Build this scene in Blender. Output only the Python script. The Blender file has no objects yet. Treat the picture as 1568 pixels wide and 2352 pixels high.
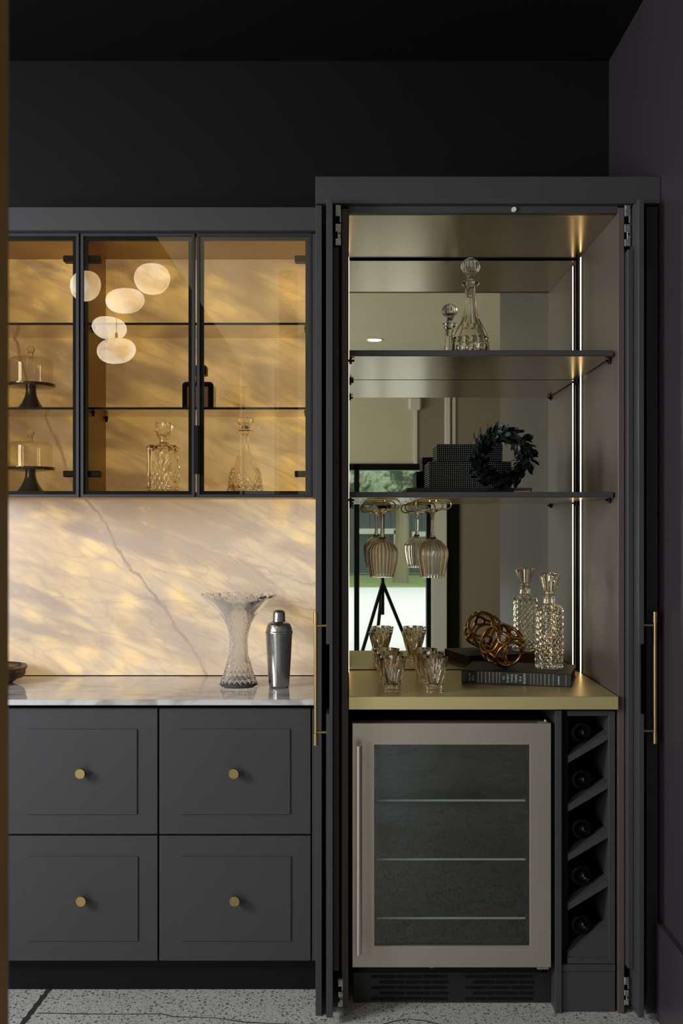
import bpy, bmesh, math, random
from mathutils import Vector, Matrix
random.seed(7)
S = bpy.context.scene
COL = S.collection
PI = math.pi
# ------------------------------------------------------------------ camera, world, light, exposure
CZ = 1.46            # eye height
F = 2400.0           # focal length in pixels of the 1568 x 2352 frame
cd = bpy.data.cameras.new('camera'); cam = bpy.data.objects.new('camera', cd); COL.objects.link(cam)
cam.location = (0, 0, CZ); cam.rotation_euler = (PI/2, 0, 0)
cd.sensor_fit = 'VERTICAL'; cd.sensor_height = 36; cd.sensor_width = 24
cd.lens = 36*F/2352
cd.shift_x = -16/2352; cd.shift_y = 29/2352
cd.clip_start = .02; cd.clip_end = 200
cd.dof.use_dof = True; cd.dof.focus_distance = 3.35; cd.dof.aperture_fstop = 8
S.camera = cam
w = bpy.data.worlds.new('world'); S.world = w; w.use_nodes = True
bg = w.node_tree.nodes['Background']; bg.inputs[0].default_value = (.80, .90, 1, 1); bg.inputs[1].default_value = 2.6
S.view_settings.view_transform = 'Standard'; S.view_settings.look = 'None'
S.view_settings.exposure = 0; S.view_settings.gamma = 1; S.view_settings.use_curve_mapping = False
S.cycles.max_bounces = 16; S.cycles.diffuse_bounces = 4; S.cycles.glossy_bounces = 8
S.cycles.transmission_bounces = 16; S.cycles.transparent_max_bounces = 16
S.cycles.use_denoising = True; S.cycles.sample_clamp_indirect = 8
S.cycles.caustics_reflective = False; S.cycles.caustics_refractive = False

def area(name, loc, tgt, sx, sy, power, col):
    l = bpy.data.lights.new(name, 'AREA'); l.shape = 'RECTANGLE'; l.size = sx; l.size_y = sy
    l.energy = power; l.color = col
    o = bpy.data.objects.new(name, l); COL.objects.link(o); o.location = loc
    o.rotation_euler = (Vector(tgt)-Vector(loc)).to_track_quat('-Z', 'Y').to_euler()
    return o
# daylight that comes in through the side window of the bar nook
area('side_window_daylight', (-3.0, 1.35, 2.0), (0.2, 3.4, 1.7), .95, 1.0, 74, (.93, .965, 1))
# added soft fill at an unseen left-wall opening, brightens the room behind
area('room_fill_light', (-3.22, -1.7, 1.5), (3.0, -2.0, 1.3), 2.1, 2.1, 88, (.95, .98, 1))

def X(px, Y): return (px-800)/F*Y
def Z(py, Y): return CZ+(1205-py)/F*Y

# ------------------------------------------------------------------ colour and materials
def lin(c):
    return tuple(((v/255)/12.92 if v/255 <= .04045 else ((v/255+.055)/1.055)**2.4) for v in c)+(1,)
class NT:
    def __init__(s, name):
        s.m = bpy.data.materials.new(name); s.m.use_nodes = True; s.t = s.m.node_tree; s.t.nodes.clear()
        s.out = s.n('ShaderNodeOutputMaterial')
    def n(s, typ, **kw):
        x = s.t.nodes.new(typ)
        for k, v in kw.items(): setattr(x, k, v)
        return x
    def l(s, a, b): s.t.links.new(a, b)
    def put(s, sock, v):
        if isinstance(v, bpy.types.NodeSocket): s.l(v, sock)
        else:
            if isinstance(v, (tuple, list)) and sock.type == 'RGBA' and len(v) == 3: v = tuple(v)+(1,)
            sock.default_value = v
    def math(s, op, a, b=0.0, c=0.0, clamp=False):
        x = s.n('ShaderNodeMath', operation=op, use_clamp=clamp)
        s.put(x.inputs[0], a); s.put(x.inputs[1], b); s.put(x.inputs[2], c)
        return x.outputs[0]
    def smooth(s, v, a, b, lo=0.0, hi=1.0):
        x = s.n('ShaderNodeMapRange', interpolation_type='SMOOTHSTEP')
        s.put(x.inputs[0], v); x.inputs[1].default_value = a; x.inputs[2].default_value = b
        x.inputs[3].default_value = lo; x.inputs[4].default_value = hi
        return x.outputs[0]
    def mix(s, f, a, b, mode='MIX'):
        x = s.n('ShaderNodeMix', data_type='RGBA', blend_type=mode)
        s.put(x.inputs[0], f); s.put(x.inputs[6], a); s.put(x.inputs[7], b)
        return x.outputs[2]
    def pos(s, obj=True):
        if obj: return s.n('ShaderNodeTexCoord').outputs['Object']
        return s.n('ShaderNodeNewGeometry').outputs['Position']
    def vmap(s, v, loc=(0, 0, 0), rot=(0, 0, 0), sc=(1, 1, 1)):
        x = s.n('ShaderNodeMapping'); s.put(x.inputs[0], v)
        x.inputs[1].default_value = loc; x.inputs[2].default_value = rot; x.inputs[3].default_value = sc
        return x.outputs[0]
    def noise(s, v, scale, detail=3, rough=.5, dist=0, col=False):
        x = s.n('ShaderNodeTexNoise'); s.put(x.inputs['Vector'], v)
        x.inputs['Scale'].default_value = scale; x.inputs['Detail'].default_value = detail
        x.inputs['Roughness'].default_value = rough; x.inputs['Distortion'].default_value = dist
        return x.outputs['Color' if col else 'Fac']
    def voro(s, v, scale, feature='F1', out='Distance', rand=1):
        x = s.n('ShaderNodeTexVoronoi', feature=feature); s.put(x.inputs['Vector'], v)
        x.inputs['Scale'].default_value = scale; x.inputs['Randomness'].default_value = rand
        return x.outputs[out]
    def bump(s, h, strength=.2, dist=.002):
        x = s.n('ShaderNodeBump'); s.put(x.inputs['Height'], h)
        x.inputs['Strength'].default_value = strength; x.inputs['Distance'].default_value = dist
        return x.outputs[0]
    def bsdf(s, **kw):
        x = s.n('ShaderNodeBsdfPrincipled')
        for k, v in kw.items(): s.put(x.inputs[k.replace('_', ' ')], v)
        s.l(x.outputs[0], s.out.inputs[0]); return x
    def surf(s, sock): s.l(sock, s.out.inputs[0])

def paint(name, c, rough=.5, spec=.4, var=.06, bump=.08):
    t = NT(name); p = t.pos(False); n = t.noise(p, 3, 3)
    base = lin(c)
    col = t.mix(n, tuple(v*(1-var) for v in base[:3]), tuple(v*(1+var) for v in base[:3]))
    t.bsdf(Base_Color=col, Roughness=rough, Specular_IOR_Level=spec, Normal=t.bump(t.noise(p, 420, 2), bump, .0006))
    return t.m
def metal(name, c, rough=.3, brush=None, met=1.0, var=.03):
    t = NT(name); p = t.pos(False); kw = {}
    base = lin(c)[:3]
    if brush:
        g = t.noise(t.vmap(p, sc=brush), 1, 4, .6)
        r = t.smooth(g, .3, .7, rough*.8, rough*1.25)
        col = t.mix(g, tuple(v*(1-var) for v in base), tuple(min(1, v*(1+var)) for v in base))
        kw = dict(Normal=t.bump(g, .04, .0002))
    else:
        r = rough; col = t.mix(t.noise(p, 30, 2), tuple(v*(1-var) for v in base), tuple(min(1, v*(1+var)) for v in base))
    t.bsdf(Base_Color=col, Metallic=met, Roughness=r, **kw)
    return t.m
def glass(name, c=(1, 1, 1), rough=0.0, ior=1.5, bumpscale=0, bs=.2):
    t = NT(name); g = t.n('ShaderNodeBsdfGlass'); g.inputs['Color'].default_value = tuple(c)+(1,)
    g.inputs['Roughness'].default_value = rough; g.inputs['IOR'].default_value = ior
    if bumpscale: t.l(t.bump(t.noise(t.pos(), bumpscale, 2), bs, .002), g.inputs['Normal'])
    t.surf(g.outputs[0]); return t.m
def pane(name, tint=(.9, .9, .9), refl=.08, rough=0.0):
    # thin sheet of glass: tinted see-through plus Fresnel reflection
    t = NT(name); a = t.n('ShaderNodeBsdfTransparent'); a.inputs[0].default_value = tuple(tint)+(1,)
    g = t.n('ShaderNodeBsdfGlossy'); g.inputs['Roughness'].default_value = rough
    lw = t.n('ShaderNodeLayerWeight'); lw.inputs['Blend'].default_value = .5
    f = t.math('ADD', t.math('MULTIPLY', t.math('POWER', lw.outputs['Facing'], 3.2), .8), refl, clamp=True)
    m = t.n('ShaderNodeMixShader'); t.l(f, m.inputs[0]); t.l(a.outputs[0], m.inputs[1]); t.l(g.outputs[0], m.inputs[2])
    t.surf(m.outputs[0]); return t.m
def emit(name, c, strength):
    t = NT(name); e = t.n('ShaderNodeEmission'); e.inputs[0].default_value = tuple(c)+(1,); e.inputs[1].default_value = strength
    t.surf(e.outputs[0]); return t.m

M = {}
M['cab'] = paint('charcoal_cabinet_paint', (67, 64, 67), .45, .40)
M['cabin'] = paint('lit_cabinet_paint', (92, 80, 74), .36, .5)  # cabinet paint lightened and warmed, carries the light inside the tall cabinet
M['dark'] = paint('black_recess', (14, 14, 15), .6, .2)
M['wall'] = paint('aubergine_black_wall_paint', (62, 56, 61), .36, .5)
M['wallb'] = paint('shaded_wall_paint', (15, 14, 15), .6, .2)  # wall paint blackened to carry the shade above the cornices
M['ceil'] = paint('black_ceiling_paint', (17, 16, 19), .6, .2)
M['blackmetal'] = paint('black_aluminium', (44, 45, 52), .4, .5)
M['plastic'] = paint('black_plastic', (12, 12, 13), .45, .18)
M['brass'] = metal('brushed_brass', (236, 216, 156), .33, met=.72)
M['brassu'] = metal('bronze_sheet_underside', (176, 156, 120), .22)
M['brasskn'] = metal('satin_brass_knob', (190, 165, 110), .35)
M['nickel'] = metal('zinc_hinge_metal', (190, 192, 190), .35)
M['steel'] = metal('brushed_stainless_steel', (198, 188, 174), .30, met=.78)
M['steelb'] = metal('shaker_steel', (176, 174, 172), .24, (300, 300, 20))
M['cream'] = paint('cream_wall_paint', (214, 208, 182), .7, .2)
M['taupe'] = paint('taupe_wall_paint', (150, 138, 122), .7, .2)
M['white'] = paint('white_trim_paint', (225, 222, 212), .5, .3)
M['goldlac'] = paint('ochre_interior_lacquer', (186, 148, 68), .4, .35)
M['pane'] = pane('bronze_tinted_door_glass', (.97, .925, .80), .065)
M['shelfglass'] = pane('smoky_glass_shelf', (.93, .88, .82), .06)
M['fridgeglass'] = pane('dark_fridge_glass', (.80, .85, .83), .10)
M['crystal'] = glass('clear_crystal', (1, .985, .96), ior=1.44)
t = NT('pale_cut_crystal'); g = t.n('ShaderNodeBsdfGlass'); g.inputs['Color'].default_value = (.98, .98, .98, 1); g.inputs['IOR'].default_value = 1.24; g.inputs['Roughness'].default_value = .03
d_ = t.n('ShaderNodeBsdfDiffuse'); d_.inputs[0].default_value = (.72, .72, .72, 1); tr_ = t.n('ShaderNodeBsdfTranslucent'); tr_.inputs[0].default_value = (.8, .8, .8, 1)
a_ = t.n('ShaderNodeAddShader'); t.l(d_.outputs[0], a_.inputs[0]); t.l(tr_.outputs[0], a_.inputs[1])
m_ = t.n('ShaderNodeMixShader'); m_.inputs[0].default_value = .11; t.l(g.outputs[0], m_.inputs[1]); t.l(a_.outputs[0], m_.inputs[2]); t.surf(m_.outputs[0]); M['crystalg'] = t.m
M['amberglass'] = glass('champagne_glass', (1, .98, .945))
M['domeglass'] = pane('thin_dome_glass', (.97, .965, .95), .04)
M['led'] = emit('warm_light_strip', (1, .72, .38), 5.5)
t = NT('bronze_mirror'); g = t.n('ShaderNodeBsdfGlossy'); g.inputs[0].default_value = (.66, .64, .53, 1); g.inputs['Roughness'].default_value = .0
t.surf(g.outputs[0]); M['mirror'] = t.m

# onyx: backlit stone
def onyx():
    t = NT('backlit_onyx'); P = t.pos(False)
    xyz = t.n('ShaderNodeSeparateXYZ'); t.l(P, xyz.inputs[0])
    nx = t.noise(P, 3.2, 4, .55, col=True); nsep = t.n('ShaderNodeSeparateXYZ'); t.l(nx, nsep.inputs[0])
    nf = t.noise(P, 16, 3, .6, col=True); fsep = t.n('ShaderNodeSeparateXYZ'); t.l(nf, fsep.inputs[0])
    x = t.math('ADD', xyz.outputs[0], t.math('ADD', t.math('MULTIPLY', t.math('SUBTRACT', nsep.outputs[0], .5), .10), t.math('MULTIPLY', t.math('SUBTRACT', fsep.outputs[0], .5), .035)))
    z = t.math('ADD', xyz.outputs[2], t.math('ADD', t.math('MULTIPLY', t.math('SUBTRACT', nsep.outputs[1], .5), .10), t.math('MULTIPLY', t.math('SUBTRACT', fsep.outputs[1], .5), .035)))
    def W(px, py): return ((px-800)/648.6, CZ+(1205-py)/648.6)
    def seg(a, b):
        ax, az = W(*a); bx, bz = W(*b); dx, dz = bx-ax, bz-az; L2 = dx*dx+dz*dz
        px = t.math('SUBTRACT', x, ax); pz = t.math('SUBTRACT', z, az)
        h = t.math('DIVIDE', t.math('ADD', t.math('MULTIPLY', px, dx), t.math('MULTIPLY', pz, dz)), L2, clamp=True)
        qx = t.math('SUBTRACT', px, t.math('MULTIPLY', h, dx)); qz = t.math('SUBTRACT', pz, t.math('MULTIPLY', h, dz))
        return t.math('SQRT', t.math('ADD', t.math('MULTIPLY', qx, qx), t.math('MULTIPLY', qz, qz)))
    def vein(pts, w0, w1):
        d = None
        for a, b in zip(pts, pts[1:]):
            s = seg(a, b); d = s if d is None else t.math('MINIMUM', d, s)
        return t.smooth(d, w0, w1, 1, 0)
    main = [(30, 760), (75, 925), (128, 1015), (190, 1147), (300, 1300), (375, 1400), (425, 1470), (478, 1556)]
    v1 = vein(main, .001, .0085); v1w = vein(main, .0, .085)
    v2 = vein([(-60, 1382), (200, 1372), (420, 1384), (740, 1402)], .0005, .007)
    v3 = vein([(395, 1225), (470, 1262), (600, 1310), (735, 1345)], .0005, .008)
    v4 = vein([(180, 560), (330, 640), (480, 660), (720, 760)], .0, .03)
    v5 = vein([(20, 1290), (150, 1330), (330, 1372)], .0, .02)
    # smoky bands running down to the right
    def rs(deg, sx, sz, off=0): return t.vmap(t.vmap(P, rot=(0, math.radians(deg), 0)), loc=(off, 0, off*.7), sc=(sx, 1, sz))
    bands = t.noise(rs(-20, .9, 3.4), 2.6, 4, .5, .5)
    smoke = t.smooth(bands, .42, .62)
    fine = t.noise(rs(-27, 1.3, 9, 3), 2.4, 4, .55, .8)
    streak = t.smooth(fine, .50, .74)
    thin = t.math('ABSOLUTE', t.math('SUBTRACT', t.noise(rs(-24, 1.0, 4.2, 7), 2.2, 3, .5, .5), .5))
    hair = t.smooth(thin, 0, .03, 1, 0)
    Vc = t.vmap(t.vmap(P, rot=(0, math.radians(-24), 0)), sc=(.85, 1, 1.5))
    cells = t.voro(t.mix(.05, Vc, t.noise(P, 6, 3, col=True), 'ADD'), 13, 'SMOOTH_F1')
    blob = t.smooth(cells, .10, .62, 1, 0)
    patch = t.smooth(t.noise(P, 3.6, 3, .5), .36, .58)
    hot = t.math('MULTIPLY', blob, patch)
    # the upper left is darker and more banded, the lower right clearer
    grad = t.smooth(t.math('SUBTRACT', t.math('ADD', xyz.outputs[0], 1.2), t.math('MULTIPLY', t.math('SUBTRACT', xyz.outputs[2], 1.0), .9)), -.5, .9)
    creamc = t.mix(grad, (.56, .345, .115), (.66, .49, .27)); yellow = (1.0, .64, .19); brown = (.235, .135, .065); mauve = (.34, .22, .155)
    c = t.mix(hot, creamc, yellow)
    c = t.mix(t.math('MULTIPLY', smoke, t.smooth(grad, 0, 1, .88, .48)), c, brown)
    e2 = t.voro(t.mix(.08, rs(-32, 1.0, 2.2, 5), t.noise(P, 7, 4, .6, col=True), 'ADD'), 7.5, 'DISTANCE_TO_EDGE')
    crk = t.math('MULTIPLY', t.smooth(e2, 0, .07, 1, 0), t.smooth(t.noise(P, 5, 2), .35, .6))
    c = t.mix(t.math('MULTIPLY', crk, .22), c, brown)
    f3 = t.noise(rs(-35, 2.2, 22, 11), 2.5, 3, .6, .5)
    c = t.mix(t.math('MULTIPLY', t.smooth(f3, .5, .72), .28), c, mauve)
    spk = t.smooth(t.voro(rs(-20, 1, 1.3, 2), 34, 'SMOOTH_F1'), .06, .28, 1, 0)
    c = t.mix(t.math('MULTIPLY', t.math('MULTIPLY', spk, hot), .22), c, (1, .80, .42))
    c = t.mix(t.math('MULTIPLY', streak, .55), c, mauve); c = t.mix(t.math('MULTIPLY', hair, .26), c, brown)
    c = t.mix(t.math('MULTIPLY', v1w, .42), c, (.36, .25, .17))
    c = t.mix(t.math('MULTIPLY', v4, .5), c, brown)
    for v, f in ((v1, .85), (v2, .40), (v3, .42), (v5, .35)):
        c = t.mix(t.math('MULTIPLY', v, t.math('MULTIPLY', f, t.smooth(t.noise(P, 9, 2), .3, .6, .35, 1))), c, (.22, .10, .05))
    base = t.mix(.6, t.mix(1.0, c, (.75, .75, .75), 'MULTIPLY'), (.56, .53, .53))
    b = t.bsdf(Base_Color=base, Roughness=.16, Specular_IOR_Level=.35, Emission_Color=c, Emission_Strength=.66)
    return t.m
M['onyx'] = onyx()
def marble():
    t = NT('white_quartzite'); P = t.pos(False)
    a = t.noise(t.vmap(P, rot=(0, 0, .5), sc=(1, 2.2, 1)), 5, 6, .62, 1.2)
    b = t.noise(t.vmap(P, rot=(0, .4, .4), sc=(3, 1, 1)), 22, 4, .6, .5)
    c = t.mix(t.smooth(a, .46, .68), (.69, .68, .68), (.42, .35, .31))
    c = t.mix(t.smooth(b, .52, .72, 0, .35), c, (.50, .55, .60))
    t.bsdf(Base_Color=c, Roughness=.06, Specular_IOR_Level=.8); return t.m
M['marble'] = marble()
def concrete():
    t = NT('polished_aggregate_concrete'); P = t.pos(False)
    big = t.noise(P, 2.2, 4, .6)
    col = t.mix(big, (.58, .565, .53), (.78, .76, .71))
    warp = t.mix(.012, P, t.noise(P, 60, 2, col=True), 'ADD')
    for sc, th, dark, f in ((70, .34, (.05, .055, .06), .85), (115, .36, (.10, .10, .10), .8), (190, .40, (.18, .17, .16), .75), (320, .42, (.22, .21, .20), .7)):
        d = t.voro(warp, sc); rnd = t.voro(warp, sc, out='Color'); sp = t.n('ShaderNodeSeparateXYZ'); t.l(rnd, sp.inputs[0])
        m = t.math('MULTIPLY', t.smooth(d, th*.8, th, 1, 0), t.smooth(sp.outputs[0], .48, .55, 0, f))
        col = t.mix(m, col, dark)
    t.bsdf(Base_Color=col, Roughness=t.smooth(big, .3, .7, .22, .34), Specular_IOR_Level=.5); return t.m
M['floor'] = concrete()
def alabaster():
    t = NT('glowing_alabaster'); P = t.pos(False)
    n = t.noise(P, 5, 4, .55, .8)
    v = t.smooth(t.math('ABSOLUTE', t.math('SUBTRACT', t.noise(P, 3.1, 3, .5, .6), .5)), 0, .03, 1, 0)
    c = t.mix(t.smooth(n, .42, .68), (1, .90, .77), (.72, .50, .26)); c = t.mix(t.math('MULTIPLY', v, .55), c, (.55, .38, .2))
    t.bsdf(Base_Color=(.8, .76, .7), Roughness=.4, Emission_Color=c, Emission_Strength=5.6); return t.m
M['alabaster'] = alabaster()

# ------------------------------------------------------------------ mesh builders
class MB:
    def __init__(s): s.v = []; s.f = []; s.fm = []; s.mi = 0
    def add(s, vs, fs):
        b = len(s.v); s.v += [tuple(p) for p in vs]; s.f += [tuple(b+i for i in f) for f in fs]; s.fm += [s.mi]*len(fs); return s
    def box(s, x0, x1, y0, y1, z0, z1, bev=.0012, rz=0, piv=None):
        x0, x1 = min(x0, x1), max(x0, x1); y0, y1 = min(y0, y1), max(y0, y1); z0, z1 = min(z0, z1), max(z0, z1)
        b = min(bev, (x1-x0)*.3, (y1-y0)*.3, (z1-z0)*.3)
        if b <= 0:
            vs = [(x, y, z) for x in (x0, x1) for y in (y0, y1) for z in (z0, z1)]
            fs = [(0, 1, 3, 2), (4, 6, 7, 5), (0, 4, 5, 1), (2, 3, 7, 6), (0, 2, 6, 4), (1, 5, 7, 3)]
        else:
            vs = []; idx = {}
            for i, (x, sx) in enumerate(((x0, 1), (x1, -1))):
                for j, (y, sy) in enumerate(((y0, 1), (y1, -1))):
                    for k, (z, sz) in enumerate(((z0, 1), (z1, -1))):
                        for a, p in enumerate(((x, y+sy*b, z+sz*b), (x+sx*b, y, z+sz*b), (x+sx*b, y+sy*b, z))):
                            idx[i, j, k, a] = len(vs); vs.append(p)
            I = lambda i, j, k, a: idx[i, j, k, a]
            fs = []
            for i in (0, 1):
                fs.append((I(i, 0, 0, 0), I(i, 0, 1, 0), I(i, 1, 1, 0), I(i, 1, 0, 0)) if i == 0 else (I(i, 0, 0, 0), I(i, 1, 0, 0), I(i, 1, 1, 0), I(i, 0, 1, 0)))
                fs.append((I(0, i, 0, 1), I(1, i, 0, 1), I(1, i, 1, 1), I(0, i, 1, 1)) if i == 0 else (I(0, i, 0, 1), I(0, i, 1, 1), I(1, i, 1, 1), I(1, i, 0, 1)))
                fs.append((I(0, 0, i, 2), I(0, 1, i, 2), I(1, 1, i, 2), I(1, 0, i, 2)) if i == 0 else (I(0, 0, i, 2), I(1, 0, i, 2), I(1, 1, i, 2), I(0, 1, i, 2)))
            for i in (0, 1):
                for j in (0, 1):
                    fs.append((I(i, j, 0, 0), I(i, j, 0, 1), I(i, j, 1, 1), I(i, j, 1, 0)))
                    fs.append((I(i, 0, j, 0), I(i, 0, j, 2), I(i, 1, j, 2), I(i, 1, j, 0)))
                    fs.append((I(0, i, j, 1), I(0, i, j, 2), I(1, i, j, 2), I(1, i, j, 1)))
            for i in (0, 1):
                for j in (0, 1):
                    for k in (0, 1): fs.append((I(i, j, k, 0), I(i, j, k, 1), I(i, j, k, 2)))
        if rz:
            px, py = piv; c, sn = math.cos(rz), math.sin(rz)
            vs = [(px+(p[0]-px)*c-(p[1]-py)*sn, py+(p[0]-px)*sn+(p[1]-py)*c, p[2]) for p in vs]
        return s.add(vs, fs)
    def tube(s, pts, r, n=10, closed=False, cap=True):
        pts = [Vector(p) for p in pts]; m = len(pts); rs = r if isinstance(r, (list, tuple)) else [r]*m
        rings = []; up = None
        for i in range(m):
            a = pts[(i-1) % m] if (closed or i > 0) else pts[i]; b = pts[(i+1) % m] if (closed or i < m-1) else pts[i]
            d = (b-a).normalized()
            if up is None: up = d.orthogonal().normalized()
            up = (up-d*up.dot(d)); up = up.normalized() if up.length > 1e-6 else d.orthogonal().normalized()
            q = d.cross(up)
            rings.append([pts[i]+(up*math.cos(2*PI*k/n)+q*math.sin(2*PI*k/n))*rs[i] for k in range(n)])
        vs = [p for R in rings for p in R]; fs = []
        off = 0
        if closed:   # match the twist of the last ring to the first
            off = min(range(n), key=lambda o: sum((rings[-1][k]-rings[0][(k+o) % n]).length for k in range(n)))
        for i in range(m if closed else m-1):
            j = (i+1) % m; o = off if (closed and i == m-1) else 0
            for k in range(n): fs.append((i*n+k, i*n+(k+1) % n, j*n+(k+1+o) % n, j*n+(k+o) % n))
        if cap and not closed: fs += [tuple(range(n))[::-1], tuple((m-1)*n+k for k in range(n))]
        return s.add(vs, fs)
    def lathe(s, prof, n=48, c=(0, 0, 0), fn=None, capb=True, capt=True, flip=False):
        # prof: (radius, z) from bottom to top; fn(theta, i, r, z) -> r
        vs = []; fs = []
        for i, (r, z) in enumerate(prof):
            for k in range(n):
                th = 2*PI*k/n; rr = fn(th, i, r, z) if fn else r; zz = z
                if isinstance(rr, tuple): rr, zz = rr
                vs.append((c[0]+rr*math.cos(th), c[1]+rr*math.sin(th), c[2]+zz))
        m = len(prof)
        for i in range(m-1):
            for k in range(n): fs.append((i*n+k, i*n+(k+1) % n, (i+1)*n+(k+1) % n, (i+1)*n+k))
        if capb: fs.append(tuple(range(n))[::-1])
        if capt: fs.append(tuple((m-1)*n+k for k in range(n)))
        if flip: fs = [f[::-1] for f in fs]
        return s.add(vs, fs)
    def prism(s, poly, axis, a, b):
        # poly: list of 2-D points; extruded along axis 'y' (x,z), 'x' (y,z) or 'z' (x,y)
        mk = {'y': lambda p, t: (p[0], t, p[1]), 'x': lambda p, t: (t, p[0], p[1]), 'z': lambda p, t: (p[0], p[1], t)}[axis]
        n = len(poly); vs = [mk(p, a) for p in poly]+[mk(p, b) for p in poly]
        fs = [tuple(range(n)), tuple(range(n, 2*n))[::-1]]+[(i, i+n, (i+1) % n+n, (i+1) % n) for i in range(n)]
        return s.add(vs, fs)
    def build(s, name, mat, parent=None, smooth=None, wl=True):
        me = bpy.data.meshes.new(name); o = bpy.data.objects.new(name, me); COL.objects.link(o)
        off = Vector((0, 0, 0))
        if parent is not None:
            o.parent = parent
            if wl:
                q = parent
                while q is not None: off += Vector(q.location); q = q.parent
        me.from_pydata([(p[0]-off.x, p[1]-off.y, p[2]-off.z) for p in s.v], [], s.f)
        for m in (mat if isinstance(mat, (list, tuple)) else [mat]): me.materials.append(m)
        if isinstance(mat, (list, tuple)): me.polygons.foreach_set('material_index', s.fm)
        bm = bmesh.new(); bm.from_mesh(me); bmesh.ops.recalc_face_normals(bm, faces=bm.faces); bm.to_mesh(me); bm.free()
        if smooth is not None:
            me.shade_smooth(); me.set_sharp_from_angle(angle=math.radians(smooth))
        return o
def thing(name, label, cat, loc=(0, 0, 0), group=None, rz=0):
    o = bpy.data.objects.new(name, None); COL.objects.link(o); o.location = loc; o.rotation_euler = (0, 0, rz)
    o.empty_display_size = .05
    o['label'] = label; o['category'] = cat
    if group: o['group'] = group
    return o
def tag(o, label, cat, group=None):
    o['label'] = label; o['category'] = cat
    if group: o['group'] = group
    return o
def struct(o): o['kind'] = 'structure'; return o
def box(name, mat, x0, x1, y0, y1, z0, z1, parent=None, bev=.0012, smooth=None):
    return MB().box(x0, x1, y0, y1, z0, z1, bev).build(name, mat, parent, smooth)
def copy_tree(o, parent=None):
    c = o.copy(); COL.objects.link(c); c.parent = parent
    for ch in list(o.children): copy_tree(ch, c)
    return c
def spline(pts, n):
    # Catmull-Rom through 2-D points
    out = []
    P = [pts[0]]+list(pts)+[pts[-1]]
    for i in range(1, len(P)-2):
        for k in range(n):
            t = k/n; a, b, c, d = P[i-1], P[i], P[i+1], P[i+2]
            out.append(tuple(.5*((2*b[j])+(-a[j]+c[j])*t+(2*a[j]-5*b[j]+4*c[j]-d[j])*t*t+(-a[j]+3*b[j]-3*c[j]+d[j])*t**3) for j in (0, 1)))
    out.append(tuple(pts[-1])); return out

# ------------------------------------------------------------------ room shell
YW = 3.72; XR = .927; ZC = 3.11; XL = -3.2; YF = -4.2; YN = .94
struct(box('wall_back', M['wallb'], XL-.1, XR+.12, YW, YW+.12, 0, ZC+.02, bev=0))
struct(box('wall_right', M['wall'], XR, XR+.14, YN, YW, 0, ZC, bev=0))
fl = struct(box('floor', M['floor'], XL-.1, 4, YF-.1, YW+.1, -.08, 0, bev=0))
struct(box('ceiling', M['ceil'], XL-.1, XR+.14, YN, YW+.1, ZC, ZC+.1, bev=0))
struct(box('added_dark_ceiling', M['ceil'], XL-.1, -1.1, YF-.1, YN, ZC, ZC+.1, bev=0))  # unseen black ceiling half, added to keep the glass door reflections dark
struct(box('ceiling_room', M['cream'], -1.1, 4, YF-.1, YN, ZC, ZC+.1, bev=0))
struct(box('baseboard_right', M['wall'], XR-.018, XR, 1.2, 3.086, 0, .287))
struct(box('baseboard_right', M['cab'], XR, XR+.01, YN-.02, YN+.0, 0, .2))
# left wall with the side window opening (y .85..1.85, z 1.05..2.2)
mb = MB(); mb.box(XL-.12, XL, YF, -2.85, 0, ZC, 0); mb.box(XL-.12, XL, -.5, .80, 0, ZC, 0); mb.box(XL-.12, XL, -2.85, -.5, 0, .35, 0); mb.box(XL-.12, XL, -2.85, -.5, 2.65, ZC, 0); mb.box(XL-.12, XL, 1.9, YW, 0, ZC, 0)  # second, unseen opening added to brighten the room behind
mb.box(XL-.12, XL, .8, 1.9, 0, 1.4, 0); mb.box(XL-.12, XL, .8, 1.9, 2.6, ZC, 0)
struct(mb.build('wall_left', M['cream']))
# far wall of the room behind, with a wide glazed door
mb = MB(); mb.box(-1.1, -.12, YF-.15, YF, 0, ZC, 0); mb.box(-.12, 1.22, YF-.15, YF, 2.13, ZC, 0); mb.box(1.22, 4, YF-.15, YF, 0, ZC, 0)
struct(mb.build('wall_front', M['cream'])); struct(box('added_dark_wall', M['ceil'], XL-.1, -1.1, YF-.15, YF, 0, ZC, bev=0))  # unseen black wall piece added so the glass doors reflect darkness
struct(box('trim_5', M['white'], -1.14, -1.115, YF, YF+.03, 0, ZC)); struct(box('trim_6', M['white'], -.80, -.775, YF, YF+.03, 0, ZC))
struct(box('wall_side', M['taupe'], 3.9, 4, YF, YN, 0, ZC, bev=0))
struct(box('wall_partition', M['taupe'], XR+.14, 4, YN, YN+.1, 0, ZC, bev=0))
dw = MB()
for x0, x1 in ((-.12, -.06), (.062, .12), (.86, .91), (1.08, 1.22)): dw.box(x0, x1, YF-.12, YF+.03, 0, 2.13)
dw.box(-.12, 1.22, YF-.12, YF+.03, 2.06, 2.13); dw.box(-.12, 1.22, YF-.12, YF+.03, 0, .05)
struct(dw.build('window_1', M['plastic']))
tr = MB(); tr.box(.91, 1.08, YF-.05, YF+.06, 0, 2.06, .004); tr.box(.72, .76, YF, YF+.03, 2.13, 2.80, .004)
tr.box(1.06, 1.12, YF, YF+.05, 2.13, ZC, .006); tr.box(1.14, 1.18, YF, YF+.03, 2.13, ZC, .004); tr.box(.66, .80, YF, YF+.08, 2.72, 2.86, .02)
struct(tr.build('trim_1', M['white']))
struct(box('trim_2', M['taupe'], .76, 3.9, YF+.0005, YF+.012, 2.13, ZC-.02))
struct(box('trim_3', M['taupe'], 1.22, 3.9, YF+.0005, YF+.012, .0, 2.13))
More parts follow.
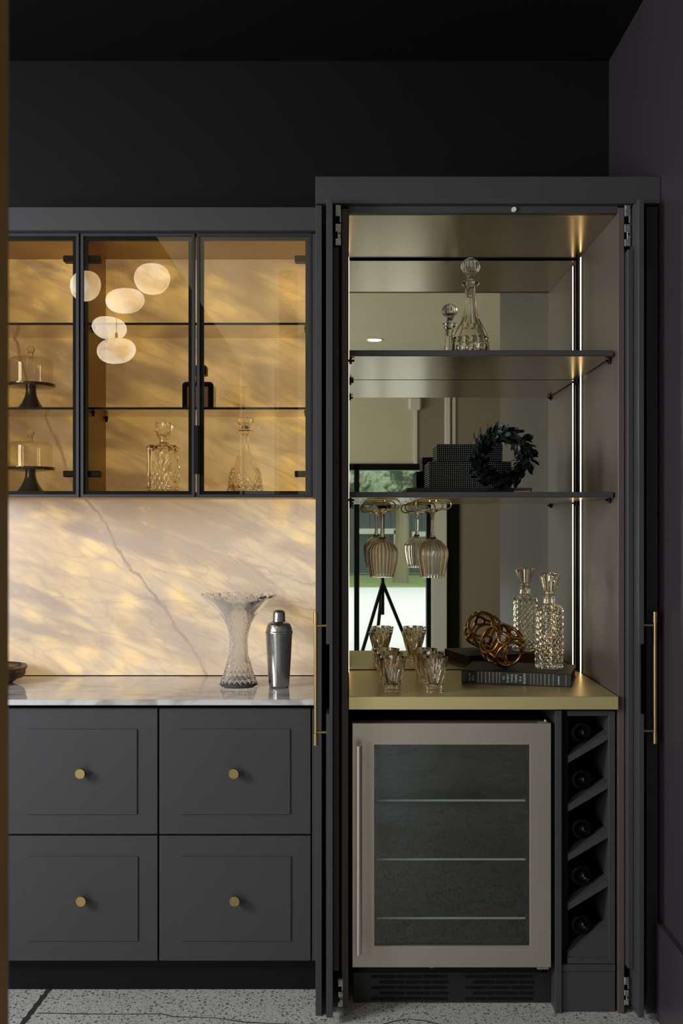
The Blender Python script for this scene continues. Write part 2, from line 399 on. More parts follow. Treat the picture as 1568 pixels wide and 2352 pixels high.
# brass-lined door jamb at the camera's left hand
t = NT('aged_brass_jamb'); p = t.pos(False)
t.bsdf(Base_Color=t.mix(t.noise(p, 8, 3), lin((176, 142, 86)), lin((146, 116, 70))), Metallic=.1, Roughness=.55)
jm = MB().prism([(X(20, .9)-.10, .74), (X(20, .9), .74), (X(20, .9), .90), (X(20, .9)-.10, .90)], 'z', .02, 2.9).build('trim_4', t.m); struct(jm)
# joint and cracks in the concrete
t = NT('joint_filler'); t.bsdf(Base_Color=lin((62, 64, 64)), Roughness=.5); M['joint'] = t.m
def fpt(px, py): Y = CZ*F/(py-1205); return (X(px, Y), Y)
def strip(pts, w):
    mb = MB(); L = []; R = []
    for i, p in enumerate(pts):
        a = pts[max(0, i-1)]; b = pts[min(len(pts)-1, i+1)]; dx, dy = b[0]-a[0], b[1]-a[1]; l = math.hypot(dx, dy) or 1
        ww = w*(1+.25*math.sin(i*2.3)); L.append((p[0]-dy/l*ww, p[1]+dx/l*ww)); R.append((p[0]+dy/l*ww, p[1]-dx/l*ww))
    vs = [(q[0], q[1], .0008) for q in L+R]; n = len(L)
    return mb.add(vs, [(i, i+1, n+i+1, n+i) for i in range(n-1)])
a, b = fpt(113, 2272), fpt(45, 2360)
strip([(a[0]+(b[0]-a[0])*k/14-.0, a[1]+(b[1]-a[1])*k/14) for k in range(-3, 40)], .0085).build('control_joint', M['joint'], fl)
c = [fpt(x, y) for x, y in ((85, 2327), (180, 2329), (290, 2330), (370, 2329), (400, 2336), (490, 2338), (560, 2348), (640, 2352), (720, 2354))]
strip(c, .0022).build('crack', M['joint'], fl)
c = [fpt(x, y) for x, y in ((870, 2356), (905, 2346), (935, 2341), (975, 2345), (1020, 2356))]
strip(c, .0022).build('crack', M['joint'], fl)

# ------------------------------------------------------------------ outdoors, seen in the mirror
t = NT('concrete_driveway'); t.bsdf(Base_Color=t.mix(t.noise(t.pos(False), .6, 4), (.72, .72, .70), (.85, .85, .84)), Roughness=.8)
struct(box('ground', t.m, -30, 30, -18, YF-.2, -.2, -.06, bev=0))
t = NT('lawn'); t.bsdf(Base_Color=t.mix(t.noise(t.pos(False), 3, 4), (.14, .22, .06), (.30, .38, .14)), Roughness=.9)
struct(box('lawn', t.m, -30, 30, -40, -18, -.2, -.04, bev=0))
t = NT('grey_board_fence'); xx = t.n('ShaderNodeSeparateXYZ'); t.l(t.pos(False), xx.inputs[0])
fr = t.math('FRACT', t.math('MULTIPLY', xx.outputs[0], 3.2))
t.bsdf(Base_Color=t.mix(t.smooth(fr, 0, .12), (.04, .045, .05), (.12, .135, .15)), Roughness=.8)
hb = thing('house', 'grey board-clad house with a white-framed garage across the street', 'house', (0, -24, 0))
box('facade', t.m, -14, 14, -24.6, -24, 0, 2.6, hb, 0)
g = MB(); g.box(.2, 1.5, -24, -23.9, 1.18, 1.34, 0); g.box(1.36, 1.5, -24, -23.9, 0, 1.3, 0); g.box(1.9, 2.4, -24, -23.9, 1.1, 1.25, 0); g.build('garage_frame', M['white'], hb)
t = NT('tree_foliage'); n = t.noise(t.pos(False), 2.2, 6, .75)
t.bsdf(Base_Color=t.mix(t.smooth(n, .42, .62), (.03, .05, .025), (.30, .38, .24)), Roughness=.9); fol = t.m
t = NT('bark'); t.bsdf(Base_Color=t.mix(t.noise(t.vmap(t.pos(False), sc=(6, 6, 1)), 1, 4), (.16, .14, .08), (.30, .27, .17)), Roughness=.9); bark = t.m
def tree(x, y, r, h, lab):
    o = thing('leafy_tree', lab, 'tree', (x, y, 0), 'trees outside the window')
    MB().tube([(x, y, -.05), (x+.05, y, h*.5), (x-.04, y, h)], [.22, .17, .12], 10).build('trunk', bark, o)
    m = MB()
    for k in range(26):
        a = random.uniform(0, 2*PI); rr = random.uniform(0, r); cx, cy, cz = x+rr*math.cos(a), y+rr*math.sin(a)*.6, h+random.uniform(-.4, 3.0)
        q = random.uniform(.6, 1.1); prof = [(q*math.sin(PI*i/7)+.01, -q*math.cos(PI*i/7)) for i in range(8)]
        m.lathe(prof, 9, (cx, cy, cz), fn=lambda th, i, r0, z: r0*random.uniform(.75, 1.2))
    m.build('crown', fol, o)
tree(1.35, -19.8, 2.4, 3.0, 'broad leafy tree seen through the glazed door behind the fence')
tree(-6.2, -20.4, 2.6, 3.2, 'large leafy tree standing left beyond the driveway')
tree(7.5, -20.4, 2.4, 3.4, 'large leafy tree at the far end of the grey house')
# light stand in the room (reflected)
ls = thing('light_stand', 'black tripod light stand standing on the concrete floor', 'tripod', (.27, -.9, 0))
m = MB(); m.tube([(.27, -.9, .75), (.27, -.9, 1.62)], .013, 8); m.build('pole', M['plastic'], ls)
for q in (0, 2.1, 4.2): MB().tube([(.27, -.9, 1.0), (.27+.42*math.cos(q+.3), -.9+.42*math.sin(q+.3), .01)], .014, 8).build('leg', M['plastic'], ls)
MB().tube([(.23, -.9, 1.60), (.33, -.9, 1.60)], .035, 10).build('clamp', M['plastic'], ls)
# recessed ceiling lights
dl = thing('downlight', 'round recessed ceiling downlight glowing white', 'light', (.233, -1.99, ZC))
m = MB(); m.lathe([(.062, -.004), (.078, -.004), (.078, 0), (.062, 0)], 32, (.233, -1.99, ZC-.001), capb=False, capt=False); m.build('trim_ring', M['white'], dl)
m = MB(); m.lathe([(.06, -.004), (.06, -.002)], 32, (.233, -1.99, ZC)); m.build('lens', emit('downlight_glow', (1, .97, .88), 14), dl)

# ------------------------------------------------------------------ hinge hardware (sub-part meshes)
def hinge_mb(x0, x1, y, z0, z1):
    m = MB(); h = z1-z0; w = x1-x0
    m.box(x0, x1, y, y+.004, z1-.30*h, z1-.03*h, .0008); m.box(x0+.1*w, x0+.9*w, y-.004, y, z1-.14*h, z1-.06*h, .0008)
    m.box(x0+.75*w, x1, y+.001, y+.006, z0+.55*h, z1-.30*h, .0005)
    m.box(x0, x1, y, y+.004, z0+.33*h, z0+.52*h, .0008); m.box(x0, x1, y, y+.004, z0, z0+.17*h, .0008)
    m.box(x0+.35*w, x1-.05*w, y-.003, y+.003, z0+.16*h, z0+.34*h, .001)
    for f in (.9, .78, .45, .28, .06): m.tube([(x0+w*(.3+.4*(f < .5)), y-.003, z0+f*h), (x0+w*(.3+.4*(f < .5)), y+.002, z0+f*h)], .0028, 10)
    return m

# ------------------------------------------------------------------ tall cabinet
TY = 3.10; IX1 = .8048; MY = 3.667
tc = thing('tall_cabinet', 'tall charcoal bar cabinet with folded-back doors, mirror back and light strips', 'cabinet', (.4, 3.4, 0))
zt = Z(467, TY); ztop = Z(405, TY)
box('cornice', M['cab'], X(724, TY), XR-.001, TY, 3.70, zt, ztop, tc)
box('side_panel', M['cab'], X(724.5, 3.105), X(739, 3.105), 3.105, YW-.002, 0, zt-.004, tc)
box('side_panel', M['cab'], X(1484, 3.12), XR-.004, 3.12, YW-.002, 0, zt-.004, tc)
zin = CZ+.9325
box('inner_side_panel', M['cabin'], X(784, 3.13), -.0005, 3.13, 3.70, .018, zt-.006, tc)
box('inner_side_panel', M['cabin'], IX1, X(1433.5, 3.12), 3.12, 3.70, .0, zt-.006, tc)
box('head_rail', M['cab'], X(799, 3.125), IX1, 3.125, 3.15, zin, Z(473, 3.125), tc)
box('top_panel', M['brassu'], 0, IX1, 3.15, 3.69, zin, zin+.015, tc)
box('back_panel', M['dark'], X(739, 3.6), XR-.01, 3.695, 3.715, .0, zt-.004, tc)
box('mirror', M['mirror'], .001, .7985, MY, MY+.006, CZ-.508, CZ+.926, tc, bev=.0004)
m = MB(); m.tube([(X(1180, 3.12), 3.118, Z(481, 3.12)), (X(1180, 3.12), 3.127, Z(481, 3.12))], .0072, 20); m.build('bumper', M['white'], tc)
# light strips
for nm, xa, xb in (('r', IX1-.0035, IX1), ('l', -.0005, .001)):
    hs = box('strip_channel', M['nickel'], xa-.0005 if nm == 'r' else xa, xb, 3.596, 3.612, CZ-.5098, CZ+.925, tc, bev=.0005)
    MB().box(xa-.0015 if nm == 'r' else xb-.001, xa if nm == 'r' else xb+.0010, 3.599, 3.609, CZ-.5095, CZ+.922, .0004).build('light_strip', M['led'], tc)
# the two adjustable shelves: lacquered board with metal sheet beneath
for zt_, zb_ in ((.526, .508), (.0984, .0814)):
    sh = box('shelf', M['cab'], .0025, IX1-.0065, 3.15, 3.662, CZ+zb_+.0015, CZ+zt_, tc)
    box('shelf_underside', M['brassu'], .004, IX1-.008, 3.156, 3.66, CZ+zb_, CZ+zb_+.0015, sh, bev=0)
    for yy in (3.20, 3.655):
        for xx_ in (IX1-.006, .006):
            m = MB(); m.tube([(IX1 if xx_ > .1 else 0, yy, CZ+zb_-.006), (xx_+(-.012 if xx_ > .1 else .012), yy, CZ+zb_-.006)], .0035, 8)
            m.tube([(xx_, yy, CZ+zb_-.016), (xx_, yy, CZ+zb_)], .0045, 8); m.build('shelf_pin', M['plastic'], tc)
m = MB(); m.tube([(IX1, 3.655, CZ+.02), (IX1-.012, 3.655, CZ+.02)], .003, 8)
# folding doors
def leaf_profile(x0, x1, y0, y1, z0, z1, notch=None, side=-1):
    # a thin upright leaf; notch = (za, zb, depth) cut from its edge on the given side
    m = MB()
    if notch:
        za, zb, dp = notch; xn = x0+dp if side < 0 else x1-dp
        m.box(x0, x1, y0, y1, z0, za, .0012); m.box(x0, x1, y0, y1, zb, z1, .0012)
        if side < 0: m.box(xn, x1, y0+.0002, y1, za-.001, zb+.001, .0008)
        else: m.box(x0, xn, y0+.0002, y1, za-.001, zb+.001, .0008)
    else: m.box(x0, x1, y0, y1, z0, z1, .0015)
    return m
LZ0, LZ1 = .025, CZ+.9505
nz = (Z(1640, 3.04), Z(1480, 3.04), .0095)
def knurl(m, x, y, z0, z1, r):
    n = 20; m.lathe([(r, z0)]+[(r, z0+(z1-z0)*k/8) for k in range(1, 9)], n, (x, y, 0), fn=lambda th, i, r0, z: r0*(1+.05*((round(th*n/(2*PI))+i) % 2)))
def bar_handle(leaf, xb, xl, y, ztop_, zbot, zs):
    m = MB(); m.tube([(xb, y, zbot+.015), (xb, y, ztop_-.015)], .0058, 16)
    for z0, z1 in ((ztop_-.028, ztop_-.003), (zbot+.003, zbot+.028)): knurl(m, xb, y, z0, z1, .0072)
    for z in (ztop_-.002, ztop_-.030, zbot+.002, zbot+.030): m.tube([(xb, y, z-.0015), (xb, y, z+.0015)], .0082, 18)
    for z in zs: m.tube([(xb, y, z), (xl, y, z)], .0042, 12)
    m.build('handle', M['brasskn'], leaf, 40)
d1 = leaf_profile(X(749, 3.04), X(764, 3.04), 3.04, 3.60, LZ0, LZ1, nz, -1).build('door', M['cab'], tc)
bar_handle(d1, X(725, 3.06), X(749.5, 3.04), 3.062, Z(1407, 3.06), Z(1712, 3.06), (Z(1437, 3.06), Z(1682, 3.06)))
d2 = leaf_profile(X(764.3, 3.04), X(778, 3.08), 3.085, 3.60, Z(2232, 3.08), Z(566, 3.08)).build('door', M['cab'], tc)
hinge_mb(X(770, 3.11), X(783, 3.11), 3.108, Z(564, 3.11), Z(468, 3.11)).build('hinge', M['nickel'], d2)
hinge_mb(X(776, 3.11), X(787, 3.11), 3.108, Z(2312, 3.11), Z(2246, 3.11)).build('hinge', M['nickel'], d2)
d3 = leaf_profile(X(1466, 3.04), X(1479, 3.04), 3.04, 3.60, LZ0, LZ1-.002, nz, 1).build('door', M['cab'], tc)
bar_handle(d3, X(1504, 3.06), X(1478, 3.04), 3.062, Z(1405, 3.06), Z(1708, 3.06), (Z(1436, 3.06), Z(1679, 3.06)))
for z in (Z(1436, 3.06), Z(1679, 3.06)):
    m = MB(); m.tube([(X(1466, 3.04)-.0015, 3.053, z), (X(1466, 3.04)+.001, 3.053, z)], .002, 10); m.build('screw', M['nickel'], d3)
d4 = leaf_profile(.8255, .8425, 3.09, 3.60, Z(2225, 3.09), Z(572, 3.09)).build('door', M['cab'], tc)
hinge_mb(X(1434, 3.11), X(1447, 3.11), 3.108, Z(566, 3.11), Z(468, 3.11)).build('hinge', M['nickel'], d4)
hinge_mb(X(1433, 3.11), X(1444, 3.11), 3.108, Z(2308, 3.11), Z(2242, 3.11)).build('hinge', M['nickel'], d4)
box('divider', M['cab'], X(1275, 3.12), X(1290, 3.12), 3.12, 3.69, .0, Z(1632, 3.12), tc)

# brass counter
tag(box('brass_worktop', M['brass'], .0008, IX1-.004, 3.10, 3.664, CZ-.549, CZ-.5102), 'thick brushed brass counter above the wine fridge, holding tumblers and books', 'worktop')
BZ = CZ-.5102

# wine rack
wr = thing('wine_rack', 'narrow charcoal wine rack with slanted shelves beside the fridge', 'wine rack', (X(1350, 3.13), 3.4, 0))
Yr = 3.13
box('base_panel', M['cab'], X(1289, Yr), X(1412.5, Yr), Yr, 3.16, .0, Z(2232, Yr), wr)
box('base_panel', M['cab'], X(1289, Yr), X(1412.5, Yr), Yr-.002, 3.16, Z(2231, Yr), Z(2215, Yr), wr)
box('stile', M['dark'], X(1290.5, Yr), X(1303, 3.16), Yr+.02, 3.66, Z(2214, Yr), Z(1633, Yr), wr)
box('stile', M['cab'], X(1397, Yr), X(1412.5, Yr), Yr, 3.66, Z(2214, Yr), Z(1633, Yr), wr)
box('top_rail', M['cab'], X(1303.5, Yr), X(1396.8, Yr), Yr+.002, 3.66, Z(1645, Yr), Z(1633, Yr), wr)
box('bottom_rail', M['cab'], X(1303.5, Yr), X(1396.8, Yr), Yr, 3.66, Z(2214, Yr), Z(2200, Yr), wr)
box('back_board', M['dark'], X(1290, Yr), X(1412, Yr), 3.66, 3.665, .05, Z(1633, Yr), wr)
xa, xb = X(1305, Yr), X(1396.8, Yr)
for yl, yr_ in ((1737, 1683), (1849, 1795), (1962.5, 1908), (2076, 2020)):
    zl, zr = Z(yl, Yr), Z(yr_, Yr); th = 15.5/F*Yr
    MB().prism([(xa, zl-th), (xb, zr-th), (xb, zr), (xa, zl)], 'y', Yr+.002, Yr+.055).build('slanted_shelf', M['cab'], wr)
    MB().prism([(xa, zl-th), (xb, zr-th), (xb, zr-.001), (xa, zl-.001)], 'y', Yr+.0552, 3.65).build('shaded_shelf_rear', M['dark'], wr)  # rear of each shelf blackened, paints the shade deep in the slot
MB().prism([(xa, Z(2200, Yr)), (xb, Z(2200, Yr)), (xb, Z(2127, Yr)), (xa, Z(2188, Yr))], 'y', Yr+.004, Yr+.055).build('slanted_shelf', M['cab'], wr)
bg_ = NT('dark_bottle_glass'); bg_.bsdf(Base_Color=(.002, .003, .0025, 1), Roughness=.14, Specular_IOR_Level=.25); M['bottle'] = bg_.m
pos = ('in the top slot', 'in the second slot from the top', 'in the middle slot', 'in the fourth slot from the top', 'in the bottom slot')
for i, (cx, cy, r) in enumerate(((1335, 1683, 24), (1335.5, 1791, 24), (1335.5, 1904.5, 24), (1335, 2012, 25), (1334.5, 2125, 24))):
    Yb = 3.16; rr = r/F*Yb; c = (X(cx, Yb), Yb, Z(cy, Yb))
    o = thing('wine_bottle', 'dark wine bottle lying base forward '+pos[i]+' of the rack', 'bottle', c, 'wine bottles lying in the slanted rack')
    prof = [(.002, .018), (rr*.35, .014), (rr*.62, .004), (rr*.74, 0), (rr*.9, .001), (rr, .010), (rr, .19), (rr*.8, .22), (rr*.38, .25), (rr*.36, .31), (.004, .312)]
    vs = MB(); vs.lathe(prof, 40); vs.v = [(c[0]+p[0], c[1]+p[2], c[2]+p[1]) for p in vs.v]; vs.build('body', M['bottle'], o, 40)
    m = MB()
    for q in range(24):
        a = 2*PI*q/24; m.lathe([(.0012, 0), (.0004, .0012)], 5, (0, 0, 0)); m.v[-10:] = [(c[0]+rr*.83*math.cos(a)+p[0], c[1]-p[2]*.8+.0004, c[2]+rr*.83*math.sin(a)+p[1]) for p in m.v[-10:]]
    m.build('base_beading', M['bottle'], o)

# ------------------------------------------------------------------ wine fridge
FY = 3.12
fr_ = thing('wine_fridge', 'stainless steel framed under-counter wine fridge with dark glass door', 'fridge', (.31, 3.4, 0))
fx0, fx1, fz0, fz1 = X(808.5, FY), X(1265.5, FY), Z(2222.5, FY), Z(1661, FY)
gx0, gx1, gz0, gz1 = X(860, FY), X(1216, FY), Z(2172, FY), Z(1711, FY)
body = MB(); yb0 = FY+.05
body.box(fx0, fx0+.02, yb0, 3.66, .10, fz1, .002); body.box(fx1-.02, fx1, yb0, 3.66, .10, fz1, .002)
body.box(fx0, fx1, yb0, 3.66, fz1-.02, fz1, .002); body.box(fx0, fx1, yb0, 3.66, .10, fz0+.02, .002); body.box(fx0, fx1, 3.62, 3.66, .10, fz1, .002)
body.build('body', M['dark'], fr_)
dr = MB(); y1 = FY+.042
pl = [(fx0, fz0, fx1, gz0), (fx0, gz1, fx1, fz1), (fx0, gz0, gx0, gz1), (gx1, gz0, fx1, gz1)]
def frame_mb(x0, x1, z0, z1, a0, a1, c0, c1, y0, y1, b=.0015):
    # one-piece rectangular frame with opening a0..a1 x c0..c1
    m = MB(); O = [(x0, z0), (x1, z0), (x1, z1), (x0, z1)]; I = [(a0, c0), (a1, c0), (a1, c1), (a0, c1)]
    Ob = [(x0+b, z0+b), (x1-b, z0+b), (x1-b, z1-b), (x0+b, z1-b)]; Ib = [(a0-b, c0-b), (a1+b, c0-b), (a1+b, c1+b), (a0-b, c1+b)]
    vs = [(p[0], y1, p[1]) for p in O]+[(p[0], y0+b, p[1]) for p in O]+[(p[0], y0, p[1]) for p in Ob]+[(p[0], y0, p[1]) for p in Ib]+[(p[0], y0+b, p[1]) for p in I]+[(p[0], y1, p[1]) for p in I]
    fs = []
    for r in range(6):
        for k in range(4): fs.append((r*4+k, r*4+(k+1) % 4, ((r+1) % 6)*4+(k+1) % 4, ((r+1) % 6)*4+k))
    return m.add(vs, fs)
door = frame_mb(fx0, fx1, fz0, fz1, gx0, gx1, gz0, gz1, FY, y1).build('door', M['steel'], fr_)
box('glass', M['fridgeglass'], gx0, gx1, FY+.006, FY+.012, gz0, gz1, door, bev=0)
g = frame_mb(gx0+.0002, gx1-.0002, gz0+.0002, gz1-.0002, gx0+.006, gx1-.006, gz0+.010, gz1-.006, FY+.013, FY+.04).build('gasket', M['plastic'], door)
hx = X(824, 3.07)
m = MB(); m.tube([(hx, 3.075, Z(2192, 3.075)), (hx, 3.075, Z(1713, 3.075))], .0088, 20)
for z in (Z(2150, 3.075), Z(1750, 3.075)): m.tube([(hx, 3.075, z), (hx, FY+.002, z)], .006, 12)
m.build('handle', M['steel'], door, 40)
m = MB(); m.box(X(1236, FY), X(1258, FY), FY+.004, FY+.03, fz1, fz1+.004, .001); m.tube([(X(1254, FY), FY+.015, fz1), (X(1254, FY), FY+.015, fz1+.008)], .004, 12); m.build('hinge', M['nickel'], fr_)
for yy in (1838, 1973, 2108):
    s_ = MB(); zc = Z(yy, 3.17)
    box('shelf_trim', M['white'], gx0-.01, gx1+.01, 3.166, 3.1695, zc-.003, zc+.003, fr_, bev=.0005); s_.box(gx0-.02, gx1+.02, 3.170, 3.176, zc-.0025, zc+.0025, .001)
    s_.box(gx0-.02, gx1+.02, 3.176, 3.60, zc-.001, zc+.001, 0)
    s_.build('shelf', M['shelfglass'], fr_)
gy = 3.185; gz_0, gz_1 = .004, Z(2226, gy)
gr = box('toe_grille', paint('grille_plastic', (34, 34, 36), .4, .4), X(811, gy), X(1265, gy), gy, 3.6, .004, fz0-.004, fr_)
for cx0, cx1 in ((852, 1030), (1068, 1226)):
    for r in range(5):
        w_ = (cx1-cx0)/3; z_ = Z(2243+r*12.6, gy)
        for c_ in range(3):
            xa_ = cx0+c_*w_+(w_*.33 if r % 2 else 0)
            xb_ = min(xa_+w_-3, cx1)
            box('grille_slot', M['dark'], X(xa_, gy), X(xb_, gy), gy-.0016, gy+.001, z_-.0045, z_+.0045, gr, bev=.0008)
box('foot', M['nickel'], X(1234, FY), X(1261, FY), FY+.005, FY+.05, fz0-.0085, fz0-.001, fr_)
box('badge', M['nickel'], X(987, FY), X(995, FY), FY+.005, FY+.02, fz0-.004, fz0-.0005, fr_)

# ------------------------------------------------------------------ left: uppers, splashback, base
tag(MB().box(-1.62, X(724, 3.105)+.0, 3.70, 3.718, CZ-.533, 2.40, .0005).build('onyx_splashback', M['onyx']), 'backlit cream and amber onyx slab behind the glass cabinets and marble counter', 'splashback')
UY = 3.40; uz0, uz1 = Z(1142.5, UY), Z(535, UY); inz = CZ+.940
xr = X(724, TY)-.0012
tag(box('cornice_board', M['cab'], -1.35, xr, 3.37, 3.70, CZ+.949, Z(475.5, 3.37)), 'plain charcoal cornice box running over the glass-fronted wall cabinets', 'cornice')
def upper(name_lab, x0, x1, doors, loc):
    o = thing('wall_cabinet', name_lab, 'cabinet', loc)
    box('side_panel', M['goldlac'], x0, x0+.018, 3.422, 3.698, uz0, CZ+.947, o)
    box('side_panel', M['goldlac'], x1-.018, x1, 3.422, 3.698, uz0, CZ+.947, o)
    box('top_panel', M['goldlac'], x0+.018, x1-.018, 3.422, 3.698, inz, CZ+.947, o)
    box('bottom_panel', M['goldlac'], x0+.018, x1-.018, 3.422, 3.698, uz0+.001, CZ+.106, o)
    for zs in (CZ+.6656, CZ+.3867):
        sh = box('shelf', M['shelfglass'], x0+.0185, x1-.0185, 3.4505, 3.695, zs-.006, zs, o, bev=0)
        box('edge_strip', M['plastic'], x0+.0185, x1-.0185, 3.446, 3.4503, zs-.0068, zs+.0005, sh, bev=.0004)
        for yy in (3.48, 3.67):
            for xs, dx in ((x0+.018, .014), (x1-.018, -.014)):
                m = MB(); m.tube([(xs, yy, zs-.012), (xs+dx, yy, zs-.012)], .004, 8); m.tube([(xs+dx*.55, yy, zs-.026), (xs+dx*.55, yy, zs-.006)], .005, 8)
                m.build('shelf_pin', M['plastic'], o)
    for a, b, hs in doors:
        fw = 7.5/F*UY; f2 = 15.5/F*UY
        d = frame_mb(a, b, uz0, uz1, a+fw, b-fw, uz0+fw, uz1-fw, UY, UY+.02, .0012).build('door', M['blackmetal'], o)
        frame_mb(a+fw-.0005, b-fw+.0005, uz0+fw-.0005, uz1-fw+.0005, a+f2, b-f2, uz0+f2-.001, uz1-f2, UY+.006, UY+.0195, .0005).build('inner_frame', M['plastic'], d)
        box('glass', M['pane'], a+fw, b-fw, UY+.003, UY+.0055, uz0+fw, uz1-fw, d, bev=0)
        for zz in (Z(597, 3.44), Z(1089, 3.44)):
            xh = a+.012 if hs < 0 else b-.012; s = 1 if hs < 0 else -1
            m = MB(); m.box(xh, xh+s*.046, UY+.020, UY+.055, zz-.010, zz+.010, .002); m.box(xh-s*.004, xh+s*.036, UY+.055, UY+.066, zz-.007, zz+.007, .001); m.build('hinge', M['plastic'], d)
    return o
p0, p1 = X(185, 3.42), X(719, 3.42)
upper('wall cabinet with one black-framed glass door, showing the domed cake stands', X(-92, 3.42), p0-.0006, [(X(-88, UY), X(181.5, UY), 1)], (-1.05, 3.55, uz0))
cab2 = upper('double glass-door wall cabinet with decanters, beside the tall cabinet', p0+.0006, p1, [(X(184.5, UY), X(447.5, UY), -1), (X(451.5, UY), X(716.5, UY), 1)], (-.5, 3.55, uz0))
box('edge_pull', M['plastic'], X(444.5, 3.385), X(455.5, 3.385), 3.385, 3.3995, Z(1088, 3.385), Z(977, 3.385), cab2, bev=.001)
box('filler_strip', M['cab'], X(717.5, UY), xr, UY, 3.43, uz0, CZ+.947, cab2)
tag(MB().box(-1.62, xr, 3.20, 3.699, Z(1620.5, 3.20), CZ-.536, .0022).build('marble_worktop', M['marble']), 'polished white marble countertop above the charcoal drawers', 'worktop')
BY = 3.23
def base(lab, x0, x1, px):
    o = thing('drawer_unit', lab, 'cabinet', ((x0+x1)/2, 3.45, .1), 'charcoal drawer units under the marble counter')
    box('carcass', M['dark'], x0+.001, x1-.001, BY+.022, 3.69, Z(2206, BY), Z(1627, BY)-.001, o)
    for (ya, yb, iy0, iy1, kx, ky, ix0, ix1) in ((1627, 1916, 1674, 1870.5, px[0], 1777, px[1], px[2]), (1920, 2207, 1967, 2161, px[0]+2, 2070, px[1]+2, px[2]+2)):
        d = box('drawer', M['cab'], x0+.0022, x1-.0022, BY, BY+.02, Z(yb, BY), Z(ya, BY), o)
        box('raised_panel', M['cab'], X(ix0, BY), X(ix1, BY), BY-.0045, BY+.001, Z(iy1, BY), Z(iy0, BY), d, bev=.0012)
        kX, kZ = X(kx, 3.20), Z(ky, 3.20); m = MB()
        m.lathe([(.0066, -.030), (.0066, -.012), (.0150, -.011), (.0160, -.0095), (.0160, -.0015), (.0150, 0), (.0138, 0), (.0134, -.0006), (.001, -.0006)], 40)
        m.v = [(kX+p[0], 3.195-p[2], kZ+p[1]) for p in m.v]; m.build('knob', M['brasskn'], d, 35)
    return o
base('two-drawer charcoal cabinet unit nearest the wooden bowl', X(5, BY), X(363.5, BY), (184, 62, 315.5))
base('two-drawer charcoal cabinet unit beside the tall cabinet', X(363.5, BY)+.0004, X(715, BY), (536.5, 413, 666.5))
tag(box('filler_panel', M['cab'], X(716.5, BY), xr, BY, 3.69, Z(2207, BY), Z(1627, BY)), 'narrow charcoal filler strip between drawers and tall cabinet', 'panel')
base('two-drawer charcoal cabinet unit hidden behind the brass door jamb', X(-360, BY), X(4.4, BY), (-180, -310, -50))
struct(box('baseboard_left', M['wallb'], -1.6, xr, 3.282, 3.30, 0, Z(2206.5, BY)-.0008))

# ------------------------------------------------------------------ pendants (reflected in the glass doors)
pl_ = ((196, 657, 68, 65, 1.26, .1), (349, 641, 83, 65, 1.22, .0), (287, 691, 85, 55, 1.66, .3), (251, 754, 82, 50, 1.16, -.2), (267, 806, 84, 56, 1.42, .2))
desc = ('small round alabaster pendant lamp hanging nearest the cabinet partition', 'tall squarish alabaster pendant lamp, highest of the cluster', 'flat-topped oval alabaster pendant lamp below the highest one',
        'veined oval alabaster pendant lamp, second lowest of the cluster', 'lowest oval alabaster pendant lamp on a brass rod')
for (px, py, w_, h_, Yl, tl), lab in zip(pl_, desc):
    D = 2*3.403-Yl; c = ((px-800)/F*D, Yl, CZ+(1205-py)/F*D); rx, rz_ = w_/2/F*D, h_/2/F*D
    o = thing('pendant_lamp', lab, 'lamp', c, None)
    m = MB(); prof = []
    for i in range(25):
        a = -PI/2+PI*i/24; s = math.sin(a); cc = math.cos(a)
        prof.append((max(.0005, rx*abs(cc)**.72), rz_*(1.0 if s > 0 else 1.0)*math.copysign(abs(s)**.92, s)-(.12*rz_*abs(cc)**2 if False else 0)))
    m.lathe(prof, 40, c, fn=lambda th, i, r, z: (r*(1+.05*math.sin(2*th+tl*9)-.10*(z/rz_ < -.1)*(-z/rz_)), z+.10*rz_*math.sin(th+tl*7)*(r/rx)))
    m.build('shade', M['alabaster'], o, 80)
    m = MB(); m.tube([(c[0], c[1], c[2]+rz_*.98), (c[0], c[1], c[2]+rz_+.03)], .007, 12); m.build('cap', M['brasskn'], o)
    m = MB(); m.tube([(c[0], c[1], c[2]+rz_+.03), (c[0], c[1], ZC)], .0016, 6); m.build('cord', M['brasskn'], o)

#CONTENT
# ------------------------------------------------------------------ glassware builders
def glassbody(name, outer, inner, mat, parent, n=64, fn=None, fni=None, c=(0, 0, 0), smooth=35):
    # closed hollow vessel: outer profile up, inner profile down
    m = MB(); prof = list(outer)+[p for p in inner[::-1]]
    k = len(outer)
    f = (lambda th, i, r, z: (fn(th, i, r, z) if i < k else (fni(th, i, r, z) if fni else r))) if fn else None
    m.lathe(prof, n, c, fn=f, capb=True, capt=True)
    o = m.build(name, mat, parent, smooth)
    return o
def up(prof, pxm, zb):  # (half width px, y px) -> (r, z) from a profile list measured in the photo
    return [(w*pxm, (zb-y)*pxm) for w, y in prof]

